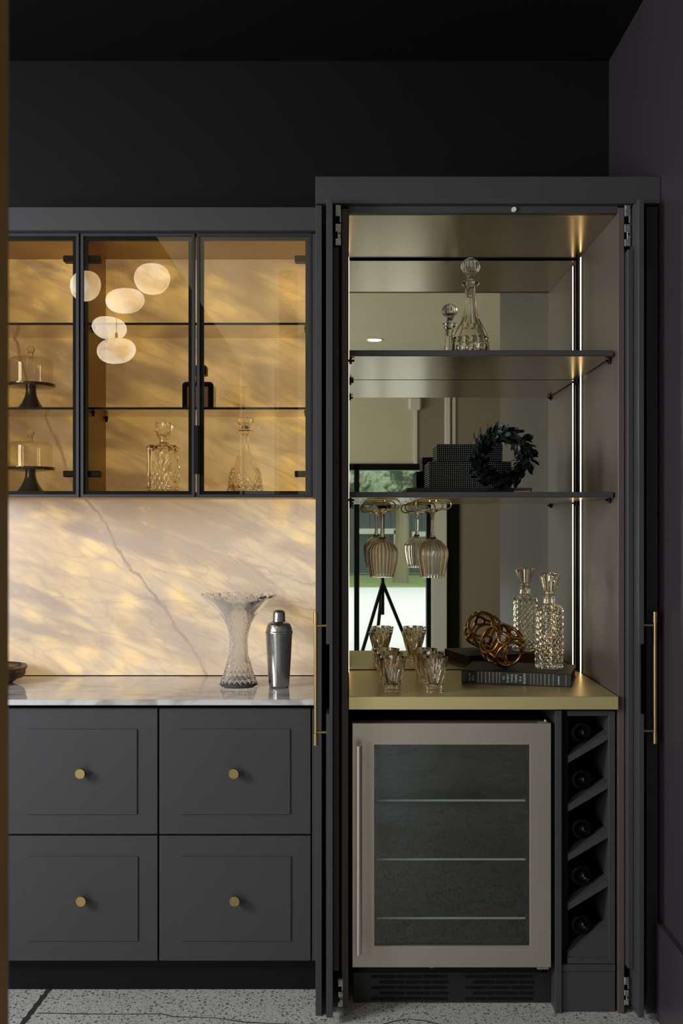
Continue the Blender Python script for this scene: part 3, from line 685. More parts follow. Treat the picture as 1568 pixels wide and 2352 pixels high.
# round-stoppered decanter on the top shelf
Yd = 3.322; s_ = Yd/F; c = (X(1080, Yd), Yd, CZ+.5262)
o = thing('decanter', 'tall crystal decanter with ball stopper alone on the upper shelf', 'decanter', c)
k = .0
pr = spline([(36, 804), (41, 798), (43.5, 785), (43.5, 770), (41, 756), (35, 740), (28, 727), (20.5, 712), (15.5, 695), (13, 675), (12.4, 655), (12.6, 641)], 5)
pr += [(15, 638), (20, 633), (21, 630), (20, 627.5), (17, 628)]
outer = up(pr, s_, 804+3.5); outer = [(r, max(0, z-.0049)) for r, z in outer]
inn = [(.9, 797)]+spline([(33, 796), (39, 784), (39.3, 770), (37, 756), (31, 740), (24, 727), (16.5, 712), (11.7, 695), (9.4, 675), (9, 655), (9, 640), (12, 632)], 4)
inner = [(r, z-.0049) for r, z in up(inn, s_, 804+3.5)]
def cutball(th, i, r, z):
    if z < .020: return r*(1-.05*abs(math.sin(th*12+(z/.02)*PI)))
    if z < .066: return r*(1-.045*(1-abs(math.sin(th*8)))-.04*(1-abs(math.sin(th*8+(z-.02)/.046*PI*.9)))*(z > .04))
    if z > .105 and z < .225: return r*(1-.05*abs(math.cos(th*5)))
    return r
glassbody('body', outer, inner, M['crystal'], o, 96, cutball, c=c, smooth=25)
stp = up(spline([(8.3, 662), (8.6, 640), (8.8, 632), (8, 622), (8.5, 616), (13, 607), (19, 601.5), (22.6, 594)], 3)+[(22.6*math.cos(a), 594-22.6*math.sin(a)) for a in [PI/2*q/9 for q in range(1, 9)]]+[(1, 571.5)], s_, 804)
MB().lathe(stp, 72, c, fn=lambda th, i, r, z: r*(1-.06*abs(math.sin(th*9))) if z > .245 else r).build('stopper', M['crystal'], o, 25)

# diamond-cut cylindrical decanter
Yd = 3.43; s_ = Yd/F; bz = CZ-.4692; c = (X(1260.5, Yd), Yd, bz)
o = thing('decanter', 'diamond-cut cylindrical crystal decanter with fan stopper standing on the book', 'decanter', c)
R = 32.5*s_; H = (1534-1396)*s_
outer = [(R*.9, 0), (R, .004)]+[(R, .004+(H-.008)*q/46) for q in range(1, 47)]+[(R*.97, H), (R*.8, H+.006), (R*.5, H+.011), (R*.42, H+.014), (R*.40, H+.024), (R*.42, H+.034), (R*.47, H+.040), (R*.43, H+.0405)]
inner = [(.001, .012), (R*.8, .013)]+[(R*.84, .013+(H-.024)*q/8) for q in range(1, 9)]+[(R*.6, H), (R*.30, H+.008), (R*.28, H+.030), (R*.38, H+.039)]
def diamond(th, i, r, z):
    if .004 < z < H-.003:
        u = th*14/(2*PI); v = z/(2*PI*R)*14
        a = abs(((u+v) % 1)-.5)*2; b = abs(((u-v) % 1)-.5)*2
        return r*(1-.085*(1-min(1, min(1-a, 1-b)*1.35)))
    return r
glassbody('body', outer, inner, M['crystal'], o, 168, diamond, c=c, smooth=18)
zt_ = H+.0405
st = [(R*.26, H+.010), (R*.27, H+.034), (R*.36, H+.042), (R*.26, H+.046), (R*.24, H+.052), (R*.44, H+.056), (R*.72, H+.106), (R*.70, H+.108), (.001, H+.117)]
MB().lathe(st, 80, c, fn=lambda th, i, r, z: r*(1+(.07 if round(th*80/(2*PI)) % 4 in (0, 1) else -.05)) if z > H+.053 else r).build('stopper', M['amberglass'], o, 15)

# bell decanter and square decanter in the wall cabinet
ib = CZ+.1062
Yd = 3.55; s_ = Yd/F; c = (X(563, Yd), Yd, ib); y0 = 1205-.106/s_
o = thing('decanter', 'bell-shaped cut crystal decanter in the wall cabinet nearest the tall cabinet', 'decanter', c)
pr = spline([(44, y0), (45, y0-3), (40, 1118), (38.5, 1105), (36, 1088), (31, 1072), (22, 1057), (14, 1045), (10.5, 1030), (10, 1012), (10.5, 1003)], 5)+[(13, 998), (19, 993), (20, 990), (18, 989)]
inn = [(1, y0-8)]+spline([(34, y0-9), (34, 1105), (31, 1088), (25, 1072), (16, 1058), (10, 1045), (7.5, 1030), (7, 1012), (9, 998), (14, 990.5)], 4)
def cutbell(th, i, r, z):
    if .004 < z < .085:
        u = th*18/(2*PI); v = z/.011
        a = abs(((u+v*.5) % 1)-.5)*2; b = abs(((u-v*.5) % 1)-.5)*2
        return r*(1-.055*max(0, 1-min(1-a, 1-b)*2.5))
    return r
glassbody('body', up(pr, s_, y0), up(inn, s_, y0), M['crystal'], o, 120, cutbell, c=c, smooth=20)
MB().lathe(up([(6.5, 1016), (7, 995), (9, 990), (7.5, 986), (9.5, 984), (13, 978), (18, 971), (18.6, 966), (18.4, 960), (17, 958.5), (1, 958)], s_, y0), 12, c).build('stopper', M['amberglass'], o, 10)
Yd = 3.54; s_ = Yd/F; c = (X(375.5, Yd), Yd, ib); y0 = 1205-.106/s_
o = thing('decanter', 'square-bodied cut crystal decanter in the wall cabinet, beside the domed cake stands', 'decanter', c)
def rsq(w, r=.22, n=48):   # rounded-square radius function
    def f(th, i, rr, z):
        cs, sn = abs(math.cos(th)), abs(math.sin(th)); p = 9
        return rr/((cs**p+sn**p)**(1/p))
    return f
hw = 34*s_
H = (y0-1024)*s_
def sqcut(th, i, r, z):
    f = rsq(0)(th, i, r, z)
    if .004 < z < H*.93:
        cs, sn = math.cos(th), math.sin(th); x_ = (sn/max(abs(cs), abs(sn))) if abs(cs) > abs(sn) else (cs/max(abs(cs), abs(sn)))
        zz = z/H
        if abs(x_) < .86:
            if zz < .42+.3*0:
                a = abs(((x_*3.2+zz*5.2) % 1)-.5)*2; b = abs(((x_*3.2-zz*5.2) % 1)-.5)*2
                f *= 1-.05*max(0, 1-min(1-a, 1-b)*2.6)
            else:
                an = math.atan2(x_, (zz-.34)*1.8); f *= 1-.05*max(0, math.cos(an*11))**2*(abs(an) < .95)*(zz < .88)
    return f
outer = [(hw*.94, 0), (hw, .003)]+[(hw, .003+(H-.008)*q/36) for q in range(1, 37)]+[(hw*.9, H), (hw*.45, H+.005), (hw*.30, H+.013), (hw*.29, H+.020)]
outer2 = outer+[(hw*.42, H+.030), (hw*.5, H+.036), (hw*.44, H+.038)]
inner = [(.001, .010), (hw*.82, .011), (hw*.84, H*.5), (hw*.82, H-.012), (hw*.5, H-.004), (hw*.2, H+.006), (hw*.2, H+.024), (hw*.36, H+.037)]
def rnd(f):
    def g(th, i, r, z):
        if z > H+.001: return r
        return f(th, i, r, z)
    return g
glassbody('body', outer2, inner, M['crystal'], o, 128, rnd(sqcut), rnd(rsq(0)), c=c, smooth=22)
st = [(hw*.18, H+.012), (hw*.19, H+.034), (hw*.40, H+.037), (hw*.50, H+.040), (hw*.56, H+.046), (hw*.56, H+.056), (hw*.56, H+.066), (hw*.56, H+.076), (hw*.50, H+.080), (.001, H+.081)]
MB().lathe(st, 64, c, fn=lambda th, i, r, z: rsq(0)(th, i, r, z)*(1-.12*abs(math.sin(th*6+z*420))*abs(math.sin(th*6-z*420))) if z > H+.042 else r).build('stopper', M['crystal'], o, 15)

# dark square bottle with amber side on the glass shelf
Yd = 3.52; zb = CZ+.3872; c = (X(454, Yd), Yd+.035, zb)
o = thing('liquor_bottle', 'squat black square bottle on the glass shelf behind the door frames', 'bottle', c)
def rrect(x0, x1, z0, z1, r, n=6):
    P = []
    for cx, cz, a0 in ((x1-r, z1-r, 0), (x0+r, z1-r, PI/2), (x0+r, z0+r*.3, PI), (x1-r, z0+r*.3, 3*PI/2)):
        for q in range(n+1):
            a = a0+PI/2*q/n; rr = r if cz > (z0+z1)/2 else r*.3
            xx = cx+(rr if cz > (z0+z1)/2 else rr)*math.cos(a)+((r-rr)*(1 if cx > (x0+x1)/2 else -1)); P.append((xx, cz+rr*math.sin(a)))
    return P
bx0, bx1, bh = X(418.5, Yd), X(490, Yd), 64/F*Yd
m = MB().prism(rrect(bx0, bx1, zb, zb+bh, .013), 'y', Yd, Yd+.012); m.build('front_shell', M['bottle'], o, 40)
ag = NT('amber_liquor_glass'); ag.bsdf(Base_Color=lin((150, 100, 40)), Roughness=.1, Specular_IOR_Level=.6)
MB().prism(rrect(bx0+.004, bx1-.001, zb, zb+bh-.002, .012), 'y', Yd+.0122, Yd+.075).build('body', ag.m, o, 40)
lb = NT('copper_label'); lb.bsdf(Base_Color=lin((120, 72, 56)), Roughness=.5)
box('label', lb.m, X(430, Yd), X(478, Yd), Yd-.001, Yd+.001, zb+.008, zb+bh-.016, o)
mm = frame_mb(X(426, Yd), X(482, Yd), zb+.004, zb+bh-.010, X(428, Yd), X(480, Yd), zb+.007, zb+bh-.013, Yd-.0025, Yd+.001, .0005); mm.build('label_rim', M['bottle'], o)
m = MB().lathe([(.014, 0), (.012, .006), (.011, .022), (.0135, .026)], 24, (c[0], Yd+.035, zb+bh-.002)); m.build('neck', M['bottle'], o, 40)
m = MB().box(c[0]-.026, c[0]+.027, Yd+.010, Yd+.060, zb+bh+.025, zb+bh+.058, .004); m.build('cap', M['plastic'], o)

# cake stands and their glass domes
wood = paint('dark_pewter_glazed_pedestal', (46, 40, 44), .28, .6)
rimm = paint('dark_glass_plate', (52, 44, 40), .12, .7)
dk = ('upper', 'lower')
for i, (cx, yb, yp, yk, yt, wp, wd) in enumerate(((71, 934, 888, 884, 822, 55, 53), (70, 1128, 1079, 1075, 1015, 54.5, 52))):
    Yd = 3.565; s_ = Yd/F; zb = CZ+(.3872 if i == 0 else .1062); c = (X(cx, Yd), Yd, zb); hp = CZ+(1205-yp)*s_-zb-.002
    o = thing('cake_stand', 'dark footed cake stand on the '+('glass shelf, under the upper dome' if i == 0 else 'cabinet floor, under the lower dome'), 'cake stand', c, 'cake stands in the glass cabinet')
    prof = [(.050, 0), (.051, .003)]+spline([(.046, .006), (.030, hp*.35), (.0195, hp*.65), (.0165, hp*.95)], 6)
    MB().lathe(prof, 40, c).build('pedestal', wood, o, 50)
    R = wp*s_; MB().lathe([(.016, hp*.93), (R*.5, hp*.96), (R*.97, hp), (R, hp+.003), (R, hp+.010), (R*.985, hp+.0105), (R*.97, hp+.006), (.002, hp+.005)], 56, c).build('plate', rimm, o, 40)
    Rd = (wd-2)*s_*.955; h0 = hp+.0062; hd = CZ+(1205-yt)*s_-zb-h0
    cd_ = (c[0], c[1], c[2]+h0)
    d = thing('glass_dome', 'clear glass cloche with round knob covering the '+dk[i]+' cake stand', 'dome', cd_, 'glass domes over the cake stands')
    out = [(Rd, 0), (Rd, hd*.80), (Rd*.985, hd*.90), (Rd*.93, hd*.965), (Rd*.80, hd*.985), (Rd*.4, hd), (.010, hd*1.01)]
    out = [(Rd, 0), (Rd, hd*.72)]+spline([(Rd, hd*.78), (Rd*.985, hd*.88), (Rd*.92, hd*.955), (Rd*.78, hd*.985), (Rd*.4, hd), (.004, hd*1.005)], 4)
    m = MB(); m.lathe(out, 64, cd_, capb=False, capt=False); m.build('cover', M['domeglass'], d, 50)
    kn = spline([(.0085, hd-.001), (.0068, hd+.006), (.0085, hd+.016), (.0125, hd+.027), (.0125, hd+.034), (.007, hd+.040), (.0008, hd+.0415)], 4)
    MB().lathe(kn, 32, cd_).build('knob', M['amberglass'], d, 60)

# carved wooden bowl at the left end of the marble counter
wb = NT('dark_carved_wood'); n = wb.noise(wb.vmap(wb.pos(False), sc=(1, 1, 3)), 30, 5, .65)
wb.bsdf(Base_Color=wb.mix(wb.smooth(n, .4, .62), lin((30, 20, 14)), lin((120, 84, 48))), Roughness=.5, Normal=wb.bump(n, .5, .004))
MZ = CZ-.536
Yd = 3.54; c = (X(60, Yd)-.13, Yd, MZ)
m = MB(); pr = [(.075, 0), (.082, .004), (.094, .012), (.112, .018), (.121, .030), (.122, .042), (.128, .052), (.131, .056), (.124, .056), (.105, .030), (.06, .018), (.002, .016)]
m.lathe(pr, 56, c, fn=lambda th, i, r, z: r*(1+.02*math.sin(5*th+i*.4)+.012*math.sin(11*th))); tag(m.build('wooden_bowl', wb.m, None, 50), 'dark rough-carved wooden bowl at the end of the marble counter', 'bowl')

# cut-crystal flared vase
Yd = 3.475; s_ = Yd/F; c = (X(548, Yd), Yd, MZ); yb = 1575
vp = [(43, 1575), (44, 1570), (40.5, 1560), (34, 1543), (28, 1523), (22.5, 1505), (21, 1480), (21.5, 1465), (24.5, 1447), (30, 1430), (38, 1416), (51, 1400), (66, 1386), (79, 1374), (87.5, 1363)]
outer = up(spline(vp, 6), s_, yb)
inner = [(.001, .022)]+up(spline([(30, 1558), (24, 1538), (19, 1515), (16.5, 1490), (17, 1468), (21, 1448), (27, 1432), (36, 1417), (49, 1402), (64, 1388), (77, 1376), (85.5, 1365)], 4), s_, yb)
VH = (yb-1363)*s_
def vcut(th, i, r, z):
    f = z/VH; k = 10; a = abs(math.sin(th*k/2*1.0)); scal = 0
    rr = r*(1-.030*(1-min(1, a*5)))
    u = th*k/(2*PI)*2; v = f*13
    rr *= 1-.028*max(0, 1-abs(((v) % 1)-.5)*8)
    g = abs(((u+v) % 1)-.5)*2; h = abs(((u-v) % 1)-.5)*2
    if f > .03: rr *= 1-.06*max(0, 1-min(1-g, 1-h)*2.2)
    zz = z
    if f > .93: zz = z-(f-.93)/.07*.0045*(1-abs(math.sin(th*10)))
    return (rr, zz)
m = MB(); prof = outer+inner[::-1]; ko = len(outer)
m.lathe(prof, 180, c, fn=lambda th, i, r, z: vcut(th, i, r, z) if i < ko else (r, z-(.0045*(1-abs(math.sin(th*10)))*max(0, (z/VH-.93)/.07))))
tag(m.build('crystal_vase', M['crystalg'], None, 20), 'flared cut-crystal vase with scalloped rim on the marble counter', 'vase')

# hammered steel cocktail shaker
Yd = 3.445; s_ = Yd/F; c = (X(640.5, Yd), Yd, MZ)
o = thing('cocktail_shaker', 'brushed steel cocktail shaker with hammered body on the marble counter', 'shaker', c); yb = 1579
def ham(th, i, r, z): return r*(1+.006*math.sin(th*9+i*2.1)*math.sin(i*1.7+th*4))
MB().lathe(up([(21, 1579), (22.8, 1577), (23.2, 1574)]+[(23.2+(30.5-23.2)*(k/24)**.8, 1574-(1574-1455)*k/24) for k in range(1, 25)]+[(30.5, 1453)], s_, yb), 64, c, fn=ham).build('body', M['steelb'], o, 60)
MB().lathe(up([(30.3, 1454.5), (31.6, 1454), (31.8, 1451.5), (31, 1450)]+spline([(30.3, 1449), (28.6, 1441), (25, 1433), (19, 1429), (15.5, 1427.5)], 5), s_, yb), 64, c).build('shoulder', M['steelb'], o, 40)
MB().lathe(up([(15.2, 1428), (15.2, 1426.5), (14.4, 1425), (14.2, 1411), (13.2, 1406), (10, 1402), (5, 1400.6), (.3, 1400.3)], s_, yb), 48, c).build('cap', M['steelb'], o, 40)

# ------------------------------------------------------------------ boxes, book and wreath on the middle shelf
S2 = CZ+.0986
blk = NT('black_glossy_cover'); blk.bsdf(Base_Color=lin((12, 11, 12)), Roughness=.4)
bk = thing('coffee_table_book', 'large flat black book under the beaded boxes on the middle shelf', 'book', (X(1078, 3.22), 3.36, S2))
bx0, bx1 = X(934.5, 3.205), X(1221, 3.205)
box('cover', blk.m, bx0, bx1, 3.205, 3.52, S2, S2+.0142, bk)
pk = NT('jacket_print'); tp = pk.pos(False); nn = pk.noise(tp, 60, 3)
xx = pk.n('ShaderNodeSeparateXYZ'); pk.l(tp, xx.inputs[0])
pk.bsdf(Base_Color=pk.mix(pk.smooth(xx.outputs[2], S2+.003, S2+.006), lin((196, 128, 108)), pk.mix(nn, lin((20, 16, 20)), lin((92, 74, 84)))), Roughness=.4)
box('jacket_picture', pk.m, X(1180, 3.204), X(1219, 3.204), 3.2040, 3.2052, S2+.0003, S2+.0138, bk, bev=0)
boxm = NT('black_brown_box_lacquer'); boxm.bsdf(Base_Color=lin((14, 11, 10)), Roughness=.6, Specular_IOR_Level=.2)
bead = NT('pearl_beads'); bead.bsdf(Base_Color=lin((225, 220, 212)), Metallic=.2, Roughness=.25)
def beaded_box(x0, x1, y0, y1, z0, z1, zl, lab, loc):
    o = thing('storage_box', lab, 'box', loc, 'beaded storage boxes')
    box('base', boxm.m, x0, x1, y0, y1, z0, zl-.0006, o, bev=.001)
    if z1 > zl: box('lid', boxm.m, x0-.001, x1+.001, y0-.001, y1+.001, zl, z1, o, bev=.001)
    m = MB(); p = .00655; q = .0030
    nr = max(1, round((z1-z0)/p)); nc = round((x1-x0)/p); ns = round((y1-y0)/p)
    def dome(a, b, c_, n_):
        t1 = Vector((1, 0, 0)) if abs(n_[1]) else Vector((0, 1, 0)); t2 = Vector((0, 0, 1)); N = Vector(n_); C = Vector((a, b, c_))
        vs = [C+N*.0016]+[C+(t1*math.cos(PI*k/3)+t2*math.sin(PI*k/3))*.00125 for k in range(6)]
        m.add(vs, [(0, 1+k, 1+(k+1) % 6) for k in range(6)])
    for r in range(nr):
        zz = z0+(r+.5)*(z1-z0)/nr
        for k in range(nc): dome(x0+(k+.5)*(x1-x0)/nc, y0-.0012, zz, (0, -1, 0))
        for k in range(ns):
            for xs, nx_ in ((x0-.0012, -1), (x1+.0012, 1)): dome(xs, y0+(k+.5)*(y1-y0)/ns, zz, (nx_, 0, 0))
    b = m.build('beads', bead.m, o); b['kind'] = 'stuff'
    return o
zb = S2+.0144; Yx = 3.25
beaded_box(X(986, Yx), X(1174, Yx), Yx, 3.46, zb, Z(1060, Yx), Z(1060, Yx)-.0001, 'lower and longer dark box studded with pearl beads, half behind the wreath', (X(1080, Yx), 3.35, zb))
Yx2 = 3.262
beaded_box(X(1004, Yx2), X(1153, Yx2), Yx2, 3.43, Z(1059.0, Yx), Z(1020, Yx2), Z(1036, Yx2), 'smaller dark pearl-beaded box with lid stacked on the longer one', (X(1078, Yx2), 3.34, Z(1059, Yx)))
# wreath
Yw = 3.185; cw = Vector((X(1153, Yw), Yw+.015, S2+.0)); Rm, rt = .072, .026
cen = Vector((cw.x, Yw+.01, S2+Rm+rt+.0095))
o = thing('wreath', 'round dark green leafy wreath leaning in front of the beaded boxes', 'wreath', (cw.x, Yw+.01, S2))
tw = NT('wreath_twigs'); tw.bsdf(Base_Color=lin((24, 30, 20)), Roughness=.8)
m = MB(); m.tube([(cen.x+Rm*math.cos(2*PI*k/40), cen.y, cen.z+Rm*math.sin(2*PI*k/40)) for k in range(40)], .013, 8, closed=True); m.build('ring', tw.m, o, 60)
lm = []
for v in range(3):
    n_ = NT('leaf_green_'+('deep', 'mid', 'blue')[v]); n_.bsdf(Base_Color=lin(((7, 19, 15), (11, 27, 20), (10, 24, 22))[v]), Roughness=.45, Specular_IOR_Level=.4); lm.append(n_.m)
leafs = []
for v in range(3):
    L = .034; Wd = .0085; vs = []; fs = []
    sec = [(0, .12), (.2, .6), (.45, 1), (.7, .95), (.9, .55), (1, .06)]
    for tt, ww in sec:
        bend = .004*math.sin(tt*2.6)*(1, -1, .6)[v]
        vs += [(-Wd*ww, bend+.0015*ww, L*tt), (0, bend, L*tt), (Wd*ww, bend+.0015*ww, L*tt)]
    for q in range(len(sec)-1):
        for h in (0, 1): fs.append((q*3+h, q*3+h+1, q*3+h+4, q*3+h+3))
    me = bpy.data.meshes.new('leaf'); me.from_pydata(vs, [], fs); me.materials.append(lm[v]); me.shade_smooth(); leafs.append(me)
rnd_ = random.Random(3)
for k in range(298):
    a = 2*PI*k/298+rnd_.uniform(-.05, .05); b = rnd_.uniform(0, 2*PI)
    rad = Vector((math.cos(a), 0, math.sin(a))); yv = Vector((0, 1, 0)); tan = Vector((math.sin(a), 0, -math.cos(a)))
    nrm = rad*math.cos(b)-yv*math.sin(b)
    if nrm.y > .55: nrm.y *= -1
    p = cen+rad*Rm+nrm*.013
    d = (nrm*rnd_.uniform(.35, .9)+tan*rnd_.uniform(.5, 1.0)+Vector((rnd_.uniform(-.45, .45), rnd_.uniform(-.4, .4), rnd_.uniform(-.45, .45)))).normalized()
    sd = d.cross(nrm).normalized(); nn_ = sd.cross(d)
    tip = p+d*.03
    sc_ = rnd_.uniform(.8, 1.1)
    if p.z+d.z*.03*sc_ < S2+.006: sc_ *= .4
    if tip.y > Yw+.046: d.y = min(d.y, 0); d.normalize(); sd = d.cross(nrm).normalized(); nn_ = sd.cross(d)
    mat = Matrix((sd, nn_, d)).transposed().to_4x4(); mat.translation = p-Vector(o.location)
    lf = bpy.data.objects.new('leaf', leafs[rnd_.randrange(3)]); COL.objects.link(lf); lf.parent = o; lf.matrix_basis = mat @ Matrix.Diagonal((sc_, 1, sc_, 1))

# ------------------------------------------------------------------ stemware rails and hanging wine glasses
SB = CZ+.0813; gold = M['brasskn']
M['railgold'] = metal('polished_gold_rail', (214, 190, 120), .18)
racks = []
for gx, lab in ((877, 'gold wire stemware rail under the shelf, nearest the folded door'), (995.5, 'gold wire stemware rail under the shelf, farther from the folded door')):
    Yg = 3.215; cx = X(gx, Yg); o = thing('stemware_rail', lab, 'rail', (cx, 3.38, SB), 'gold stemware rails')
    hwid, r, zt_, zb_ = .0545, .0145, SB-.003, SB-.034; rc = (zt_-zb_)/2; zc = (zt_+zb_)/2
    for y in (Yg, Yg+.30):
        P = [(cx-.018, y, zb_)]
        for k in range(9): a = -PI/2-PI*k/8; P.append((cx-hwid+rc+rc*math.cos(a), y, zc+rc*math.sin(a)))
        for k in range(9): a = PI/2-PI*k/8; P.append((cx+hwid-rc+rc*math.cos(a), y, zc+rc*math.sin(a)))
        P.append((cx+.018, y, zb_)); MB().tube(P, .0026, 10).build('end_loop', M['railgold'], o, 60)
    for sgn in (-1, 1):
        MB().tube([(cx+sgn*.018, Yg, zb_), (cx+sgn*.018, Yg+.30, zb_)], .0026, 10).build('rod', M['railgold'], o, 60)
    for yy in (Yg+.012, Yg+.29):
        MB().box(cx-.012, cx+.012, yy-.004, yy+.004, SB-.0055, SB-.0002, .001).build('bracket', M['railgold'], o)
    for sgn in (-1, 1): MB().tube([(cx+sgn*.010, Yg+.012, SB-.010), (cx+sgn*.010, Yg+.012, SB-.005)], .0035, 8).build('screw', M['railgold'], o)
def wine_glass(cx, Yg, lab):
    zf = SB-.034+.0032; c = (cx, Yg, zf)
    o = thing('wine_glass', lab, 'glass', c, 'fluted wine glasses hanging upside down')
    s_ = Yg/F; y_f = 1205-(zf-CZ)/s_
    d = lambda w_, y_: (w_*s_, (y_f-y_)*s_)
    outer = [d(27, y_f), d(27, y_f+.9), d(16, y_f+4), d(7, y_f+9), d(4, y_f+16), d(3.6, 1200), d(3.8, 1218), d(5, 1230)]+[(w_*s_, (y_f-y_)*s_) for w_, y_ in spline([(9, 1237), (20, 1243), (31, 1254), (36.3, 1266), (35.3, 1285), (31, 1308), (27, 1326)], 6)]
    innr = [d(1, 1241)]+[(w_*s_, (y_f-y_)*s_) for w_, y_ in spline([(10, 1242), (19, 1247), (29, 1256), (33.8, 1267), (33, 1285), (29, 1308), (25.4, 1326)], 4)]
    zlo = (y_f-1238)*s_
    fl_ = lambda th, i, r, z: r*(1-.05*abs(math.sin(th*12))) if z < zlo and i < len(outer)-2 else r
    m = MB(); prof = outer+innr[::-1]; ko = len(outer)
    m.lathe(prof, 96, c, fn=lambda th, i, r, z: fl_(th, i, r, z) if i < ko else r)
    m.build('bowl_and_stem', M['amberglass'], o, 30)
wine_glass(X(877, 3.32), 3.32, 'fluted wine glass hanging upside down from the rail nearer the folded door')
wine_glass(X(993, 3.29), 3.29, 'fluted wine glass hanging upside down from the rail farther from the folded door')

# ------------------------------------------------------------------ tumblers on the brass counter
def tumbler_mesh():
    m = MB(); H = .106; n = 64
    def octa(th, tw): q = ((th-tw+PI/8) % (PI/4))-PI/8; return math.cos(PI/8)/math.cos(q)
    def prof_r(th, f):
        sq = 1/((abs(math.cos(th))**10+abs(math.sin(th))**10)**(1/10))
        k = min(1, max(0, (f-.16)/.6)); k = k*k*(3-2*k)
        return sq*(1-k)+octa(th, .25+.35*f)*1.03*k
    outer = [(.0232, 0), (.0240, .0015), (.0240, .014), (.0242, .020)]+[(.0242+.0215*((k/14)**1.05), .020+(H-.020)*k/14) for k in range(1, 15)]
    inner = [(.001, .024), (.016, .0245), (.0205, .030)]+[(.0205+.0225*(k/8), .030+(H-.030)*k/8) for k in range(1, 9)]
    ko = len(outer); prof = outer+inner[::-1]
    m.lathe(prof, n, fn=lambda th, i, r, z: r*prof_r(th, z/H)*(1-.05*(z > .03)*max(0, math.cos(th*4+z*30))) if i < ko else r*.985)
    return m
spots = [(901, 3.19, 0, 'front champagne-tinted square-footed tumbler in the row nearest the folded door'),
         (893, 3.295, .05, 'middle champagne-tinted tumbler in the row nearest the folded door'),
         (885, 3.40, -.04, 'rear champagne-tinted tumbler in the row nearest the folded door, by the mirror'),
         (997, 3.19, .03, 'front champagne-tinted square-footed tumbler in the row nearest the book'),
         (986, 3.295, -.05, 'middle champagne-tinted tumbler in the row nearest the book'),
         (973, 3.40, .04, 'rear champagne-tinted tumbler in the row nearest the book, by the mirror')]
tm = None
for px, Yt, rz, lab in spots:
    if tm is None:
        first = tumbler_mesh().build('tumbler', M['amberglass'], None, 22); tm = first
        q = first
    else:
        q = first.copy(); COL.objects.link(q)
    q.location = (X(px, Yt), Yt, BZ+.0002); q.rotation_euler = (0, 0, rz+.0)
    tag(q, lab, 'glass', 'champagne-tinted tumblers on the brass counter')

# ------------------------------------------------------------------ book with gold-barred spine
navy = NT('blue_black_cloth'); navy.bsdf(Base_Color=lin((22, 24, 32)), Roughness=.5)
pages = NT('page_block'); pn = pages.noise(pages.vmap(pages.pos(False), sc=(1, 1, 900)), 1, 2); pages.bsdf(Base_Color=pages.mix(pn, lin((70, 44, 30)), lin((110, 74, 50))), Roughness=.8)
goldf = NT('gold_foil'); goldf.bsdf(Base_Color=lin((200, 176, 140)), Metallic=.6, Roughness=.35)
sil = NT('cream_foil_lettering'); sil.bsdf(Base_Color=lin((214, 204, 186)), Metallic=.2, Roughness=.4)
ang = math.radians(-16); BL, BD, BT = .347, .235, .0405
bo = Vector((X(1059.5, 3.372), 3.372, BZ+.0003))
# local frame: x along the spine, y into depth, z up
bk = thing('book', 'thick blue-black book with gold-barred spine, lying under the cylindrical decanter', 'book', tuple(bo), None, ang)
def lb_(m, name, mat, smooth=None): return m.build(name, mat, bk, smooth, wl=False)
cv = MB(); cv.box(0, BL, 0, BD, 0, .0028, .0008); cv.box(0, BL, 0, BD, BT-.0028, BT, .0008); cv.box(0, BL, 0, .003, 0, BT, .0008); lb_(cv, 'cover', navy.m)
lb_(MB().box(.004, BL-.004, .0035, BD-.006, .003, BT-.003, 0), 'page_block', pages.m)
fx = lambda px: (px-1059.5)/(1315-1059.5)*BL
m = MB()
for px in (1099, 1107.6, 1117, 1125.8, 1134.4, 1142.7, 1150, 1222.4, 1230, 1238, 1246, 1255, 1264, 1274, 1303):
    wd_ = .0009 if px not in (1099, 1255, 1274, 1264) else .0013
    m.box(fx(px)-wd_/2, fx(px)+wd_/2, -.0004, .0002, .002, BT-.002, 0)
lb_(m, 'gold_bars', goldf.m)['kind'] = 'stuff'
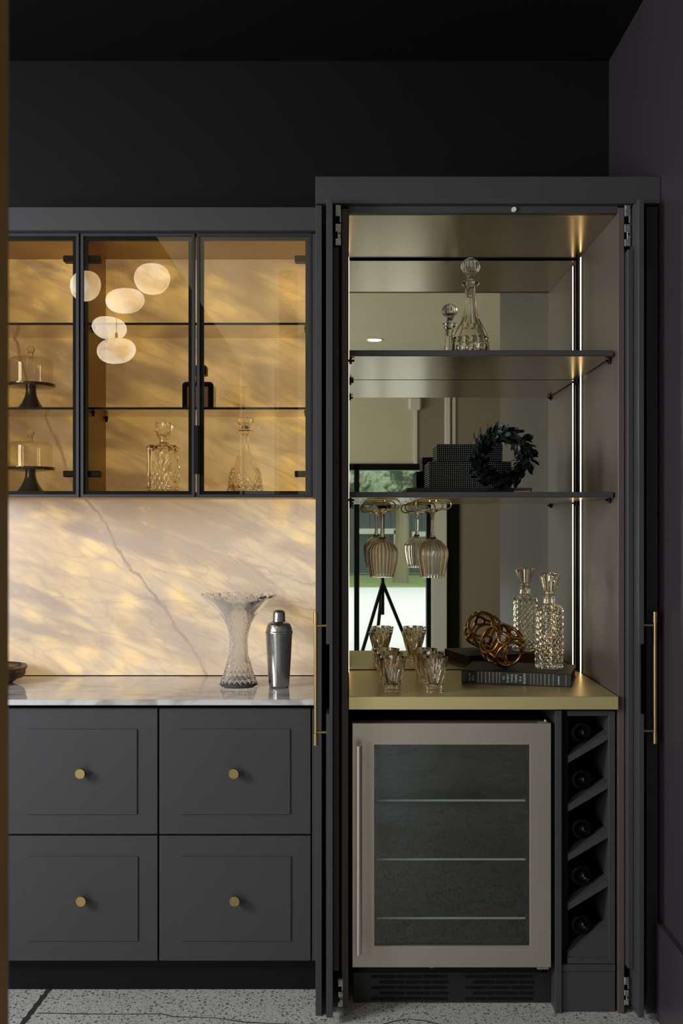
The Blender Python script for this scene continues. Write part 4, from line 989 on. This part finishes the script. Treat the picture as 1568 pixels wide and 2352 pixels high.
def text(body, x, zc, size, width, parent, mat, bold=.0):
    cu = bpy.data.curves.new('lettering', 'FONT'); cu.body = body; cu.size = size; cu.extrude = .0003; cu.align_x = 'CENTER'; cu.offset = bold
    ob = bpy.data.objects.new('lettering', cu); COL.objects.link(ob)
    bpy.context.view_layer.update(); dg = bpy.context.evaluated_depsgraph_get()
    me = bpy.data.meshes.new_from_object(ob.evaluated_get(dg)); bpy.data.objects.remove(ob)
    xs = [v.co.x for v in me.vertices]; sc = width/(max(xs)-min(xs)); mid = (max(xs)+min(xs))/2
    for v in me.vertices:
        u, h, e = v.co.x-mid, v.co.y, v.co.z
        v.co = (x-h, -.0004-e, zc+u*sc)      # reads upward along the spine
    me.materials.clear(); me.materials.append(mat)
    o = bpy.data.objects.new('lettering', me); COL.objects.link(o); o.parent = parent; return o
zc = BT/2
for wd, px, zz, sz, wi in (('ROLOFF', 1081.2, zc, .0080, .0255), ('BENY', 1089, zc-.0028, .0080, .0175), ('TO', 1161.8, zc, .0095, .0120), ('EVERY', 1171.5, zc, .0095, .0270),
                        ('THING', 1181, zc, .0095, .0265), ('THERE', 1190.6, zc, .0095, .0265), ('IS A', 1200.6, zc, .0095, .0155), ('SEASON', 1210.4, zc, .0100, .0330), ('LONGMANS', 1288, zc-.001, .0060, .0280)):
    text(wd, fx(px), zz, sz, wi, bk, sil.m, .00012)

# ------------------------------------------------------------------ knotted metal orb
orbm = NT('aged_bronze'); orbm.bsdf(Base_Color=lin((176, 134, 76)), Metallic=1, Roughness=.3)
Yo = 3.425; Ro = .0745; oc = Vector((X(1153, Yo), Yo, BZ+BT+.0005+Ro))
m = MB(); r_ = .0050
rot = Matrix.Rotation(.35, 3, 'X') @ Matrix.Rotation(.5, 3, 'Y') @ Matrix.Rotation(.25, 3, 'Z')
def loop(ax, rho, oval=0, k=36, ph=0):
    ax = (rot @ Vector(ax)).normalized(); u = ax.orthogonal().normalized(); v = ax.cross(u); P = []
    for i in range(k):
        a = 2*PI*i/k; rr = rho*(1+oval*math.cos(a+ph)+.10*oval*math.cos(2*a))
        P.append(oc+(ax*math.cos(rr)+(u*math.cos(a)+v*math.sin(a))*math.sin(rr))*(Ro-r_))
    m.tube(P, r_, 8, closed=True)
for ax in ((1, 0, 0), (-1, 0, 0), (0, 1, 0), (0, -1, 0), (0, 0, 1), (0, 0, -1)): loop(ax, .70, .12, ph=ax[0]*1.3+ax[1]*2+ax[2]*4)
for sx in (-1, 1):
    for sy in (-1, 1):
        for sz in (-1, 1): loop((sx, sy, sz), .26, .1, 20, ph=sx+sy*2)
tag(m.build('metal_orb', orbm.m, None, 60), 'openwork bronze orb of interlaced loops resting on the book', 'orb')
